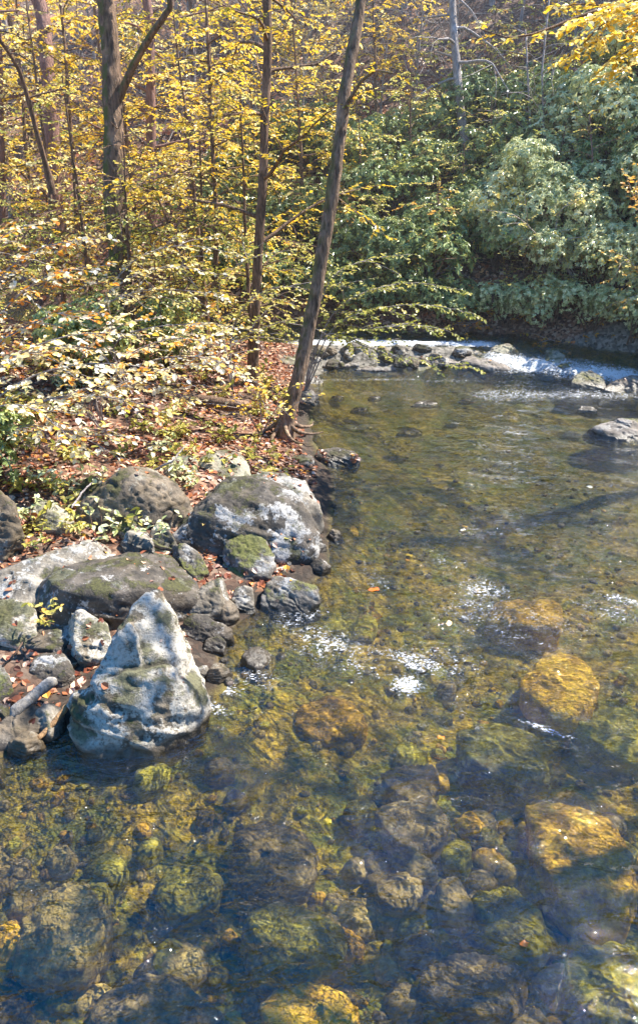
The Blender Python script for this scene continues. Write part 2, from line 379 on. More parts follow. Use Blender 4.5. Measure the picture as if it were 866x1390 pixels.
# ------------------------------------------------------------------ water
def water_mat():
    m, nt, out = newmat('clear_stream_water')
    ge = N(nt, 'ShaderNodeNewGeometry'); pos = ge.outputs['Position']
    mp = N(nt, 'ShaderNodeMapping'); mp.inputs['Rotation'].default_value = (0, 0, R(-22)); mp.inputs['Scale'].default_value = (1, 1.7, 1)
    L(nt, pos, mp.inputs[0]); v = mp.outputs[0]
    n1 = noise(nt, v, 2.8, 3, .5, .8); n2 = noise(nt, v, 10, 3, .6, 1.2); n3 = noise(nt, v, 34, 2, .5, .3)
    patch = noise(nt, pos, .55, 3)
    amp = mrange(nt, patch.outputs[0], .36, .58, .4, 1.4)
    h = mth(nt, 'ADD', mth(nt, 'MULTIPLY', n1.outputs[0], .9), mth(nt, 'MULTIPLY', mth(nt, 'ADD', mth(nt, 'MULTIPLY', n2.outputs[0], .32), mth(nt, 'MULTIPLY', n3.outputs[0], .05)), amp))
    bn = bump(nt, h, .85, .15)
    fr = N(nt, 'ShaderNodeFresnel', IOR=1.42); L(nt, bn, fr.inputs['Normal'])
    tr = N(nt, 'ShaderNodeBsdfTransparent'); tr.inputs[0].default_value = (.9, .86, .6, 1)
    rf = N(nt, 'ShaderNodeBsdfRefraction', IOR=1.33, Roughness=.0); rf.inputs[0].default_value = (.9, .86, .6, 1); L(nt, bn, rf.inputs['Normal'])
    body = N(nt, 'ShaderNodeMixShader', Fac=.07); L(nt, tr.outputs[0], body.inputs[1]); L(nt, rf.outputs[0], body.inputs[2])
    gl = N(nt, 'ShaderNodeBsdfGlossy', Roughness=.025); gl.inputs[0].default_value = (1, 1, 1, 1); L(nt, bn, gl.inputs['Normal'])
    mx = N(nt, 'ShaderNodeMixShader'); L(nt, mth(nt, 'MULTIPLY_ADD', fr.outputs[0], 1.2, .05, clamp=True), mx.inputs[0]); L(nt, body.outputs[0], mx.inputs[1]); L(nt, gl.outputs[0], mx.inputs[2])
    # foam
    at = N(nt, 'ShaderNodeAttribute', attribute_name='foam')
    mf = N(nt, 'ShaderNodeMapping'); mf.inputs['Rotation'].default_value = (0, 0, R(-30)); mf.inputs['Scale'].default_value = (1, 1.5, 1); L(nt, pos, mf.inputs[0])
    f1 = noise(nt, mf.outputs[0], 6, 5, .65, 2.0); f2 = noise(nt, mf.outputs[0], 34, 3, .7, .8)
    ff = mth(nt, 'ADD', mth(nt, 'MULTIPLY', f1.outputs[0], .5), mth(nt, 'SUBTRACT', mth(nt, 'MULTIPLY', f2.outputs[0], .85), .175))
    th = mth(nt, 'SUBTRACT', .8, mth(nt, 'MULTIPLY', at.outputs['Fac'], .5))
    fm = mrange(nt, mth(nt, 'SUBTRACT', ff, th), -.01, .13, 0, .92)
    fm = mth(nt, 'MULTIPLY', fm, mrange(nt, at.outputs['Fac'], .02, .2))
    fd = N(nt, 'ShaderNodeBsdfDiffuse'); fd.inputs[0].default_value = (.78, .8, .84, 1); L(nt, bump(nt, ff, .6, .08), fd.inputs['Normal'])
    m2 = N(nt, 'ShaderNodeMixShader'); L(nt, fm, m2.inputs[0]); L(nt, mx.outputs[0], m2.inputs[1]); L(nt, fd.outputs[0], m2.inputs[2])
    L(nt, m2.outputs[0], out.inputs[0]); return m
# foam patches: (px,py,radius m along flow, across, strength)
foam_spots = [(553, 930, .22, .2, .84), (565, 900, .6, .25, .66), (450, 870, .75, .3, .6), (480, 900, .7, .16, .55), (400, 850, .5, .3, .5), (655, 800, .55, .4, .6), (690, 860, .9, .1, .5),
              (500, 770, .6, .4, .38), (850, 815, .5, .2, .6), (700, 588, .4, .12, .6), (740, 990, .4, .06, .7), (450, 880, 1.0, .5, .5), (600, 890, .8, .4, .48), (650, 830, .9, .6, .5), (510, 790, .9, .35, .42), (740, 840, .9, .4, .45), (350, 920, .5, .3, .5), (830, 830, .8, .4, .5), (600, 760, .8, .4, .42), (410, 830, .5, .4, .5), (300, 930, .35, .14, .7), (285, 960, .3, .12, .7), (640, 860, .8, .25, .42),
              (730, 760, .6, .35, .4), (620, 575, .2, .1, .5), (620, 780, .6, .2, .4), (840, 760, .4, .2, .45), (345, 890, .3, .2, .45), (500, 1170, .25, .06, .4), (540, 535, .5, .1, .5)]
def ripple(x, y):
    p = np.stack([x * .93 - y * .37, (y * .93 + x * .37) * 1.6, np.zeros_like(x)], 1)
    r = .012 * fbm(p, 2.4, 3, 61) + .014 * fbm(p, .9, 2, 71)
    turb = sstep(13.5, 15.5, y) * (x > 2.2)
    return r * (1 + 2.5 * turb) + .05 * turb * fbm(p, 5.0, 3, 81) + .03 * sstep(16.8, 17.2, y) * fbm(p, 4.0, 3, 83)
def water_z(x, y): return wlevel(x, y) + ripple(x, y)
wx = axis([(-60, -14, 4), (-14, -5, .3), (-5, 8.8, .04), (8.8, 10, .4)])
wy = axis([(-14, -2, .6), (-2, 2, .15), (2, 19.5, .045), (19.5, 36, .4)])
V, F = grid_mesh(wx, wy, water_z)
keepv = signed_dist(V[:, 0], V[:, 1]) < .9
F = F[keepv[F].all(1)]
used = np.unique(F); remap = np.full(len(V), -1); remap[used] = np.arange(len(used)); V = V[used]; F = remap[F]
x, y = V[:, 0], V[:, 1]
foam = np.zeros(len(V))
fx, fy = .8, -.6   # streaks run down and across
for (px, py, ra, rb, s) in foam_spots:
    c = P(px, py); dx, dy = x - c.x, y - c.y
    u = dx * .85 - dy * .5; w = dx * .5 + dy * .85
    foam = np.maximum(foam, s * np.exp(-(u / ra) ** 2 - (w / rb) ** 2))
rap = np.exp(-((y - (16.3 - .25 * (x - 4.5))) / .5) ** 2) * sstep(3.2, 4.0, x) * sstep(8.6, 7.2, x) * (.84 + .3 * fbm(V, 1.8, 3, 78))
rap2 = np.exp(-((y - (17.55 - .03 * x)) / .42) ** 2) * sstep(-1.5, 0, x) * sstep(5.0, 3.6, x) * (1.02 + .25 * fbm(V, 1.3, 3, 77))
rap3 = .9 * np.exp(-((y - 14.6) / .7) ** 2) * sstep(2.0, 3.5, x) * sstep(8, 6, x) * .62
rap4 = .5 * np.exp(-((y - 15.7) / .15) ** 2) * sstep(-.8, 0, x) * sstep(5, 3, x)
foam = np.max([foam, rap, rap2, rap3, rap4], 0)
water = link('stream_water', mesh_np('stream_water', V, [F], water_mat(), True, {'foam': ('POINT', foam)}))
tag(water, kind='structure', label='clear shallow mountain stream with foam and ripples')

# ------------------------------------------------------------------ rocks
_ico = {}
def ico(sub):
    if sub not in _ico:
        bm = bmesh.new(); bmesh.ops.create_icosphere(bm, subdivisions=sub, radius=1)
        _ico[sub] = (np.array([v.co[:] for v in bm.verts]), np.array([[v.index for v in f.verts] for f in bm.faces])); bm.free()
    return _ico[sub]
def hull_planes(pts, c):
    bm = bmesh.new()
    for p in pts: bm.verts.new(p)
    bmesh.ops.convex_hull(bm, input=bm.verts); bmesh.ops.recalc_face_normals(bm, faces=bm.faces)
    n, d = [], []
    for f in bm.faces:
        if f.calc_area() < 1e-7: continue
        nn = np.array(f.normal[:]); dd = float(nn @ (np.array(f.verts[0].co[:]) - c))
        if dd < 0: nn, dd = -nn, -dd
        n.append(nn); d.append(max(dd, .02))
    bm.free(); return np.array(n), np.array(d)
LITTER = Leaves()
def scatter_on(Vw, Fw, dens, size=.06, nzmin=.6, seed=0, lo=-.2, zmin=.03, tone=(0, 1)):
    a, b, c = Vw[Fw[:, 0]], Vw[Fw[:, 1]], Vw[Fw[:, 2]]
    cr = np.cross(b - a, c - a); ar = np.linalg.norm(cr, axis=1) / 2; nrm = cr / (2 * ar[:, None] + 1e-12)
    cen = (a + b + c) / 3
    w = ar * (nrm[:, 2] > nzmin) * (cen[:, 2] > zmin) * np.clip(fbm(cen, 3.0, 3, 31 + seed) - lo, 0, 1)
    tot = w.sum()
    if tot <= 0: return
    n = rng.poisson(tot * dens)
    if n == 0: return
    k = rng.choice(len(w), n, p=w / tot); r1, r2 = rng.random(n), rng.random(n)
    s = np.sqrt(r1); p = a[k] * (1 - s)[:, None] + b[k] * (s * (1 - r2))[:, None] + c[k] * (s * r2)[:, None]
    nn = unit(nrm[k] + rng.normal(0, .28, (n, 3))); D = unit(np.cross(nn, rng.normal(0, 1, (n, 3))))
    Ls = size * rng.uniform(.4, 1.6, n)
    LITTER.add(p + nn * .006 - D * Ls[:, None] * .5, D, nn, Ls, Ls * rng.uniform(.55, .85, n), rng.uniform(tone[0], tone[1], n))
def make_rock(name, hulls, mat, label, sub=6, sharp=60, facets=8, cracks=.9, amp=.05, dens=0, seed=0, group=None, cat='rock', ridge=.7, lsize=.06, lo=-.1):
    allp = np.array([q for h in hulls for q in h]); size = float(np.mean(np.ptp(allp, axis=0)))
    c = np.mean([np.mean(np.array(h), 0) for h in hulls], 0)
    D, F = ico(sub); rr = np.zeros(len(D))
    for h in hulls:
        n, d = hull_planes(h, c)
        rg = np.random.default_rng(seed + len(h)); nx = unit(rg.normal(0, 1, (facets, 3))) if facets else None
        if facets:
            hv = np.array(h) - c; dx_ = (hv @ nx.T).max(0) * rg.uniform(.64, .9, facets); n = np.vstack([n, nx]); d = np.concatenate([d, np.maximum(dx_, .02)])
        q = np.maximum(D @ n.T, 0) / d[None, :]
        r = 1 / (np.sum(q ** sharp, 1) ** (1 / sharp) + 1e-6)
        ex = 1 / (q.max(1) + 1e-6); r = r * (1 + .85 * (np.mean(ex / r) - 1))
        rr = np.maximum(rr, r)
    Vv = D * rr[:, None] * (1.08 if facets else 1.03)
    tilt = Vv @ np.array([[1, .25, .35], [-.2, 1, .3], [-.3, -.2, 1.]])
    rr_n = amp * size * (.8 * fbm(Vv / size, 1.6, 4, 100 + seed) + ridge * fbm(tilt / size * [.6, .6, 2.6], 3.6, 4, 200 + seed, ridged=True)) + .018 * fbm(Vv, 9, 5, 300 + seed, ridged=True)
    ck = vnoise(tilt / size * [1.4, 1.4, 3.2] + seed, 7) + .35 * vnoise(tilt * 9, 9); ck2 = vnoise(Vv / size * 2.6 + seed * 3, 17) + .3 * vnoise(Vv * 11, 19)
    rr_n = rr_n - cracks * size * (.03 * np.exp(-(ck / .035) ** 2) + .02 * np.exp(-(ck2 / .03) ** 2)) + .006 * fbm(Vv, 30, 3, 55)
    Vv = Vv + D * rr_n[:, None]
    o = link(name, mesh_np(name, Vv, [F], mat, True), None, Vector(c.tolist()))
    tag(o, label, cat, group)
    if dens: scatter_on(Vv + c, F, dens * 4.5, size=lsize, nzmin=.5, seed=seed, lo=lo)
    return o
RN = [0]
def hit(px, py):
    d = np.array(ray(px, py)); t = np.linspace(4, 34, 900); q = np.array([0, 0, H]) + t[:, None] * d
    g = np.maximum(terrain_z(q[:, 0], q[:, 1]), wlevel(q[:, 0], q[:, 1])); k = int(np.argmax(q[:, 2] < g))
    return float(g[k])
def prock(ref, z0, pts, D, mat, label, name='boulder', depth=.35, flare=.96, **kw):
    """a boulder from its outline: pts = (px, py, how far behind the foot)"""
    hulls = []; z0 = hit(*ref)
    groups = pts if isinstance(pts[0], list) else [pts]
    Y0 = P(ref[0], ref[1], z0).y
    for g in groups:
        w = [np.array(PY(px, py, Y0 + dd)[:]) for (px, py, dd) in g]; w = np.array(w)
        cx, cy = np.mean([q[0] for q in g]), np.mean([q[1] for q in g])
        back = np.array([np.array(PY(cx + (px - cx) * .8, cy + (py - cy) * .8 + 3, Y0 + dd + D)[:]) for (px, py, dd) in g if py < cy + 5])
        al = np.vstack([w, back]) if len(back) else w
        m = al.mean(0); low = al.copy(); low[:, :2] = m[:2] + (low[:, :2] - m[:2]) * flare; low[:, 2] = z0 - depth
        h = np.vstack([al, low]); h[:, 2] = np.maximum(h[:, 2], z0 - depth)
        hulls.append(h)
    RN[0] += 1
    kw.setdefault('seed', RN[0] * 7)
    return make_rock(name, hulls, mat, label, **kw)

# the white pyramid at the water's edge
prock((190, 1030), 0.0, [
    [(203, 806, .85), (222, 812, .9), (185, 826, .8), (158, 872, .55), (128, 925, .45), (262, 900, .95), (280, 965, .6), (108, 985, .2), (140, 1026, 0), (262, 985, .32), (200, 905, .45), (235, 850, .9)],
    [(106, 940, .5), (97, 968, .3), (103, 1000, .12), (140, 1031, 0), (205, 1014, .06), (268, 985, .3), (283, 960, .5), (262, 905, .8), (215, 905, .42), (150, 925, .3), (240, 930, .35)],
    [(160, 872, .5), (178, 852, .55), (190, 870, .5), (150, 900, .45), (200, 960, .3)]],
    .35, M['r_white'], 'tall pale pyramid boulder with a pointed top standing in the water', sub=6, sharp=30, amp=.04, cracks=.45, facets=0, dens=42, ridge=.9, lo=.05)
prock((160, 852), .3, [(50, 800, .25), (58, 828, .08), (80, 848, 0), (150, 852, 0), (240, 835, .05), (270, 808, .35), (262, 776, .75), (235, 757, 1.0), (190, 752, 1.05), (130, 763, .9), (85, 775, .6), (75, 800, .05), (170, 795, .2), (235, 790, .4)],
    .4, M['r_dark'], 'long dark rounded boulder with a mossy right end behind the pyramid boulder', sub=6, sharp=24, amp=.04, dens=26)
prock((330, 755), .05, [(236, 692, .35), (240, 715, .2), (262, 742, .08), (262, 672, .6), (300, 656, .85), (360, 650, .95), (386, 664, .75), (410, 690, .5), (426, 728, .3), (418, 747, .1), (395, 755, .05), (330, 752, 0), (300, 690, .3), (375, 690, .4)],
    .4, M['r_dark'], 'largest dark boulder by the water with white lichen streaks down its face', sub=6, sharp=34, amp=.045, dens=14)
prock((180, 722), .5, [(100, 696, .1), (128, 667, .25), (178, 633, .5), (203, 634, .55), (238, 652, .55), (264, 680, .4), (258, 716, .1), (180, 722, 0), (115, 714, .03), (190, 660, .25)],
    .7, M['r_brown'], 'large brown peaked boulder with a sunlit left edge in front of leafy bank', sub=6, sharp=14, amp=.035, dens=10)
prock((105, 692), .62, [(76, 686, .1), (84, 676, .15), (122, 651, .35), (142, 650, .4), (112, 690, .05), (135, 670, .2)], .4, M['r_white'], 'narrow slanting white slab behind the brown peaked boulder', dens=20)
prock((72, 722), .55, [(47, 692, .1), (60, 683, .2), (85, 684, .25), (97, 696, .15), (95, 718, .02), (75, 722, 0), (52, 712, .03)], .4, M['r_speck'], 'small cream boulder among green seedlings', dens=10)
prock((0, 760), .5, [(-40, 700, .2), (0, 672, .3), (20, 690, .3), (33, 735, .1), (20, 755, 0), (-40, 760, 0)], .6, M['r_brown'], 'smooth brown boulder at the left edge beside the seedlings', dens=6)
prock((60, 840), .38, [(-30, 830, .1), (-30, 785, .5), (10, 770, .55), (45, 752, .8), (110, 732, 1.1), (150, 737, 1.1), (168, 757, .9), (60, 815, .2), (20, 838, .05), (90, 775, .6)],
    .3, M['r_grey'], 'broad sloping mottled boulder strewn with leaves left of the long dark boulder', sub=6, sharp=24, amp=.04, dens=110)
prock((190, 757), .42, [(162, 752, .05), (172, 728, .15), (190, 714, .25), (205, 720, .2), (205, 748, .02), (180, 757, 0)], .3, M['r_grey'], 'upright grey fin shaped rock between two big boulders', name='rock', ridge=.9, dens=12)
prock((225, 755), .42, [(205, 728, .15), (213, 706, .3), (222, 712, .3), (243, 735, .2), (236, 752, .02), (212, 755, 0)], .25, M['r_speck'], 'small jagged rock with a pale tip left of the largest dark boulder', name='rock', ridge=.9, dens=14)
prock((172, 735), .46, [(158, 728, .1), (166, 706, .2), (186, 700, .25), (192, 718, .15), (180, 735, 0)], .3, M['r_moss'], 'small round mossy rock under the brown peaked boulder', name='rock')
prock((262, 785), .3, [(235, 744, .3), (252, 741, .35), (268, 752, .3), (281, 775, .1), (272, 785, 0), (250, 772, .08)], .25, M['r_moss'], 'small elongated yellow mossed rock in front of the largest dark boulder', name='rock', dens=12)
prock((338, 785), .02, [(298, 758, .15), (303, 740, .3), (322, 725, .5), (345, 721, .5), (366, 742, .35), (376, 765, .15), (364, 781, .03), (335, 785, 0), (310, 777, .03)],
    .2, M['r_moss'], 'round mossy boulder topped with red leaves in front of the largest dark boulder', sub=6, sharp=20, dens=60)
prock((385, 832), .0, [(354, 829, .02), (362, 798, .25), (380, 777, .45), (402, 780, .45), (427, 791, .3), (433, 806, .15), (412, 822, .03), (380, 832, 0), (385, 800, .2)],
    .2, M['r_moss'], 'grey boulder capped with bright green moss standing farthest out in water', sub=6, sharp=24, dens=30)
prock((330, 830), .02, [(314, 826, 0), (314, 805, .15), (325, 794, .25), (342, 793, .25), (345, 815, .08), (343, 827, 0)], .15, M['r_grey'], 'small square grey rock between two mossy boulders', name='rock', sharp=14, dens=20)
prock((270, 842), .08, [(244, 836, .02), (254, 817, .12), (286, 794, .3), (302, 788, .35), (309, 800, .25), (303, 822, .08), (282, 841, 0)], .2, M['r_grey'], 'grey wedge rock leaning toward water above the dark flat rock', name='rock', dens=16, ridge=.7)
prock((278, 870), .02, [(246, 866, .05), (252, 846, .15), (264, 833, .22), (290, 843, .18), (316, 855, .06), (300, 864, .01), (270, 870, 0)], .18, M['r_dark'], 'dark pointed flat rock with thin mossy ridge at the water edge', name='rock', sharp=14, dens=8)
prock((292, 888), -.02, [(278, 884, .02), (282, 868, .1), (296, 863, .13), (306, 874, .08), (303, 886, 0)], .12, M['r_dark'], 'smallest wet dark rock beside the pyramid boulder', name='rock', depth=.2)
prock((125, 906), .22, [(88, 852, .3), (100, 836, .4), (128, 828, .45), (144, 848, .35), (149, 872, .2), (130, 906, 0), (106, 884, .05)], .25, M['r_white'], 'upright white and rusty rock left of the pyramid boulder', ridge=.9, dens=40)
prock((15, 880), .28, [(-30, 825, .4), (20, 817, .45), (46, 829, .35), (43, 852, .15), (22, 872, .03), (-30, 880, 0), (10, 845, .2)], .35, M['r_white'], 'white topped boulder at the left edge', dens=6)
prock((60, 893), .2, [(18, 880, .1), (30, 850, .4), (60, 842, .5), (92, 852, .4), (104, 878, .15), (90, 892, .02), (45, 893, 0)], .3, M['r_dark'], 'low dark boulder between the white topped boulder and the oval stone', dens=10)
prock((70, 926), .13, [(40, 912, .08), (44, 896, .2), (62, 888, .28), (88, 888, .28), (100, 900, .18), (96, 918, .04), (70, 927, 0)], .15, M['r_dark'], 'smooth oval dark green stone lying on leaf litter', name='stone', sharp=6, amp=.02, ridge=.1, dens=8)
prock((0, 955), .1, [(-25, 945, .05), (-20, 905, .3), (5, 905, .3), (15, 925, .15), (12, 950, 0)], .3, M['r_moss'], 'mossy stone at the left edge above the squared slab', name='stone')
prock((35, 1020), .02, [(2, 1018, 0), (-10, 990, .12), (48, 956, .38), (66, 958, .4), (73, 968, .33), (70, 980, .25), (8, 1020, 0), (0, 1000, .08)], .12, M['r_brown'], 'squared brown stone slab lying beside the tan stick', name='stone_slab', sharp=22, amp=.02, depth=.2, dens=10)
prock((0, 1062), 0, [(-30, 1060, 0), (-30, 1040, .1), (-2, 1030, .15), (3, 1045, .05)], .15, M['r_dark'], 'dark wet stone below the squared slab', name='stone', depth=.15)
prock((300, 655), .35, [(262, 650, .05), (276, 622, .5), (300, 611, .7), (325, 614, .7), (338, 632, .4), (342, 652, .08), (300, 655, 0)], .4, M['r_speck'], 'rounded cream and yellow lichened boulder strewn with leaves behind the big ones', sub=5, sharp=7, dens=60)
prock((240, 655), .5, [(222, 650, .05), (232, 628, .3), (250, 618, .45), (268, 622, .4), (266, 645, .08)], .4, M['r_speck'], 'flat leaf strewn rock left of the cream lichened boulder', name='rock', sharp=7, dens=80)
prock((380, 715), .05, [(300, 668, .35), (322, 640, .6), (350, 634, .75), (380, 640, .7), (406, 641, .65), (424, 668, .4), (438, 692, .15), (434, 712, .02), (400, 715, 0)], .3, M['r_grey'], 'boulder with white edges and a leafy shelf behind the largest dark boulder', sub=6, sharp=14, dens=60, lo=.0)
prock((455, 632), 0, [(424, 628, .05), (432, 612, .35), (455, 608, .4), (478, 614, .3), (486, 624, .1), (478, 631, 0), (440, 633, 0)], .2, M['r_dark'], 'low dark rock with a leaf pile at the bend of the bank', name='rock', dens=160, depth=.25)
prock((410, 632), .05, [(394, 630, .05), (400, 618, .3), (415, 613, .35), (425, 622, .2), (420, 632, 0)], .2, M['r_dark'], 'small dark rock left of the leaf topped shoreline rock', name='rock', dens=40)
prock((412, 545), .1, [(402, 545, 0), (405, 533, .3), (420, 530, .35), (432, 536, .25), (430, 546, 0)], .3, M['r_ledge'], 'small pale rock beside the leaning tree near the water', name='rock', dens=30)
prock((425, 523), .1, [(410, 523, 0), (414, 512, .3), (430, 511, .35), (438, 517, .2), (430, 524, 0)], .3, M['r_ledge'], 'flat pale rock at the upper shore beyond the leaning tree', name='rock', dens=30)
prock((215, 615), .7, [(198, 612, .1), (205, 603, .3), (230, 602, .35), (240, 609, .2), (235, 616, 0)], .3, M['r_moss'], 'low mossy rock in the leaf litter behind the brown peaked boulder', name='rock', dens=60)
# the rock bar and the far shore
prock((400, 494), .2, [(374, 492, 0), (380, 478, .5), (400, 470, .8), (418, 478, .6), (425, 492, .1)], .4, M['r_speck'], 'round lichened rock at the left end of the rock bar', name='rock', dens=8, sharp=7)
prock((505, 501), .0, [(470, 500, .1), (490, 489, .5), (530, 486, .55), (541, 493, .3), (535, 501, .02), (500, 502, 0)], .3, M['r_ledge'], 'long flat grey slab on the front of the rock bar', name='rock', sharp=14, depth=.2)
prock((455, 498), .08, [(432, 497, 0), (440, 483, .5), (462, 479, .7), (482, 484, .5), (488, 496, .05)], .4, M['r_ledge'], 'pale lumpy rock in the middle of the rock bar', name='rock', dens=8)
prock((560, 492), .1, [(535, 490, .1), (550, 481, .4), (575, 480, .45), (588, 486, .3), (580, 493, 0)], .3, M['r_brown'], 'brown rock on the rock bar right of the long flat slab', name='rock', dens=16)
prock((610, 493), .1, [(585, 491, .1), (600, 484, .4), (628, 484, .4), (640, 489, .2), (625, 494, 0)], .3, M['r_ledge'], 'low pale rock on the right part of the rock bar', name='rock', dens=10)
prock((665, 503), .0, [(622, 492, .1), (640, 483, .6), (670, 482, .8), (695, 492, .5), (706, 503, .05), (675, 505, 0)], .5, M['r_ledge'], 'broad smooth ledge parting the rapids', name='rock', sharp=14, amp=.03, dens=6)
prock((795, 528), .0, [(775, 522, .1), (784, 509, .5), (800, 505, .6), (815, 513, .4), (820, 525, .05), (800, 529, 0)], .4, M['r_speck'], 'sunlit rounded lichened rock below the rapids', name='rock', sharp=12, flare=1.2, depth=.14)
prock((850, 533), .0, [(822, 528, .1), (830, 517, .4), (862, 512, .6), (890, 520, .5), (880, 534, 0)], .5, M['r_ledge'], 'pale flat rock on the right shore beside the lichened rock', name='rock', dens=5, flare=1.3)
prock((745, 492), .3, [(728, 490, .1), (735, 478, .4), (752, 474, .5), (765, 484, .3), (758, 492, 0)], .4, M['r_speck'], 'rounded mossy rock at the foot of the far bank', name='rock')
prock((685, 482), .38, [(660, 481, .1), (672, 471, .4), (690, 469, .5), (702, 478, .3), (695, 483, 0)], .4, M['r_speck'], 'low rock on the far bank left of the rapids', name='rock')
prock((770, 506), .12, [(752, 504, .1), (762, 495, .3), (780, 494, .4), (790, 502, .2), (780, 507, 0)], .3, M['r_moss'], 'dark mossy rock between rapids and right shore', name='rock')
prock((845, 597), .0, [(800, 583, .15), (818, 577, .4), (850, 572, .6), (900, 576, .5), (900, 600, .05), (840, 594, 0)], .5, M['r_ledge'], 'long flat grey rock entering the stream from the right', name='rock', sharp=12, flare=1.2, depth=.14)
prock((795, 558), .0, [(784, 557, .05), (790, 552, .2), (803, 552, .2), (808, 557, 0)], .2, M['r_moss'], 'small mossy stone in the current above the flat right rock', name='stone', flare=1.2, depth=.1)
for px, py, r_, lab in [(555, 588, 16, 'leaf covered stone tip showing in mid stream'), (577, 549, 18, 'mossy leaf covered hump in the upper pool'), (487, 557, 11, 'leaf covered stone tip left of the mossy hump'),
                        (457, 540, 9, 'small stone with leaves near the upper left shore'), (632, 544, 9, 'stone tip with bright orange leaves below the rapids'), (508, 540, 8, 'small pale stone tip in the upper pool')]:
    prock((px, py), -.02, [(px - r_ * .9, py, .05), (px - r_ * .5, py - r_ * .25, .15), (px + r_ * .3, py - r_ * .3, .2), (px + r_ * .9, py - 2, .08), (px + r_ * .3, py + 1, 0)], .15, M['r_dark'], lab, name='stone', sub=4, dens=120, depth=.09, lo=-.4, flare=1.2, facets=0, sharp=8)

sh = []
for i in range(4):
    a = np.arange(7) / 7 * 6.283 + i; rd = rng.uniform(.7, 1.2, 7)
    pts = np.vstack([np.stack([np.cos(a) * .16 * rd, np.sin(a) * .12 * rd, np.full(7, -.02)], 1), np.stack([np.cos(a) * .1, np.sin(a) * .07, rng.uniform(.05, .12, 7)], 1), np.stack([np.cos(a) * .13, np.sin(a) * .1, np.full(7, -.12)], 1)])
    sh.append(make_rock('shore_stone', [pts], M[['r_dark', 'r_brown', 'r_grey', 'r_dark'][i]], 'small dark stone wedged along the muddy waterline of the left bank', sub=5, amp=.07, seed=700 + i, group='small stones along the left waterline', cat='stone'))
k_ = 0
lp = np.array(left_shore[3:])
for t in rng.random(34) * .62:
    q = np.array([np.interp(t, np.linspace(0, 1, len(lp)), lp[:, j]) for j in range(2)]) + rng.normal(0, .2, 2)
    o = sh[k_] if k_ < 4 else sh[k_ % 4].copy()
    if k_ >= 4: C.objects.link(o)
    g = .25 + 1.0 * rng.random() ** 1.8; o.location = (q[0], q[1], max(tz(*q), -.08) + .0); o.scale = (g, g, g); o.rotation_euler = (rng.normal(0, .2), rng.normal(0, .2), rng.uniform(0, 6.28)); k_ += 1
for i in range(26):
    o = sh[i % 4].copy(); C.objects.link(o); g = rng.uniform(.5, 1.3); x = rng.uniform(-.4, 3.5); y = rng.uniform(16.3, 16.75)
    o.location = (x, y, tz(x, y) + .0); o.scale = (g * 1.3, g, g * .8); o.rotation_euler = (0, 0, rng.uniform(0, 6.28)); o['label'] = 'small worn stone lying on the low rock bar below the white water'; o['group'] = 'stones on the rock bar'
# driftwood
def limb(name, pts, r0, r1, mat, label, cat, k=9, disp=.01):
    pts = np.array([p[:] for p in pts]); t = np.linspace(0, 1, 14); s = np.linspace(0, 1, len(pts))
    path = np.stack([np.interp(t, s, pts[:, i]) for i in range(3)], 1); path[:, :2] += .003 * rng.normal(size=(14, 2))
    tb = Tubes(); rad = np.linspace(r0, r1, 14); rad[0] *= .4; rad[-1] *= .4; tb.add(path, rad, k)
    o = link(name, tb.mesh(name, mat, disp, 9)); tag(o, label, cat); return o
M['tanwood'] = bark_mat('tan_bare_wood', (.3, .16, .07), (.45, .27, .13))
M['greywood'] = bark_mat('grey_weathered_wood', (.16, .14, .12), (.34, .31, .28))
limb('stick', [P(46, 1008, .06), P(70, 985, .12), P(95, 956, .2)], .022, .028, M['tanwood'], 'straight tan barkless stick at the water edge', 'stick')
limb('driftwood', [P(17, 972, .16), P(38, 950, .22), P(58, 935, .26), P(74, 921, .3)], .05, .055, M['greywood'], 'grey weathered driftwood piece above the squared slab', 'driftwood', disp=.025)
limb('stick', [P(98, 690, .95), P(112, 668, 1.0), P(125, 655, 1.05)], .012, .01, M['twig'], 'thin pale twig resting on the white slab', 'stick')
limb('fallen_branch', [P(207, 640, .8), P(235, 625, 1.0), P(252, 604, 1.1)], .016, .008, M['twig'], 'pale curved fallen branch behind the brown peaked boulder', 'branch')
limb('fallen_log', [P(255, 540, .75), P(300, 548, .72), P(340, 552, .7)], .11, .09, M['bark'], 'dark fallen log lying in leaves behind the yellow bushes', 'log', disp=.04)
limb('stick', [P(3, 905, .5), P(18, 890, .55), P(32, 872, .6)], .012, .01, M['bark'], 'thin dark stick leaning by the low dark boulder', 'stick')

# ------------------------------------------------------------------ submerged stones
def bed_rock(px, py, w, h, mat, label, flat=.5, up=-.1, sharp=9, rot=0, name='submerged_boulder', group=None, sub=5):
    z = up; c = P(px, py, z); wm = w / FPX * c.y / ray(px, py)[1] / 2; hm = h / FPX * (c.y / ray(px, py)[1]) / math.sin(math.atan2(H, c.y)) / 2
    k = 8; ang = np.arange(k) / k * 2 * math.pi + rng.uniform(0, .6); rad = rng.uniform(.74, 1.18, k); flat *= .28; c.z -= .08
    top = np.stack([np.cos(ang) * wm * .8 * rad, np.sin(ang) * hm * .8 * rad, rng.uniform(-.07, .0, k)], 1)
    mid = np.stack([np.cos(ang) * wm * rad, np.sin(ang) * hm * rad, np.full(k, -min(wm, hm) * flat)], 1)
    bot = mid * [.9, .9, 1] - [0, 0, min(wm, hm) * .6 + .15]
    pts = np.vstack([top, mid, bot]); cr, sr = math.cos(rot), math.sin(rot)
    pts[:, 0], pts[:, 1] = pts[:, 0] * cr - pts[:, 1] * sr, pts[:, 0] * sr + pts[:, 1] * cr
    RN[0] += 1
    return make_rock(name, [pts + np.array(c[:])], mat, label, sub=sub, sharp=sharp + 10, amp=.07, facets=12, seed=RN[0] * 5, cat='stone' if group else 'boulder', group=group)
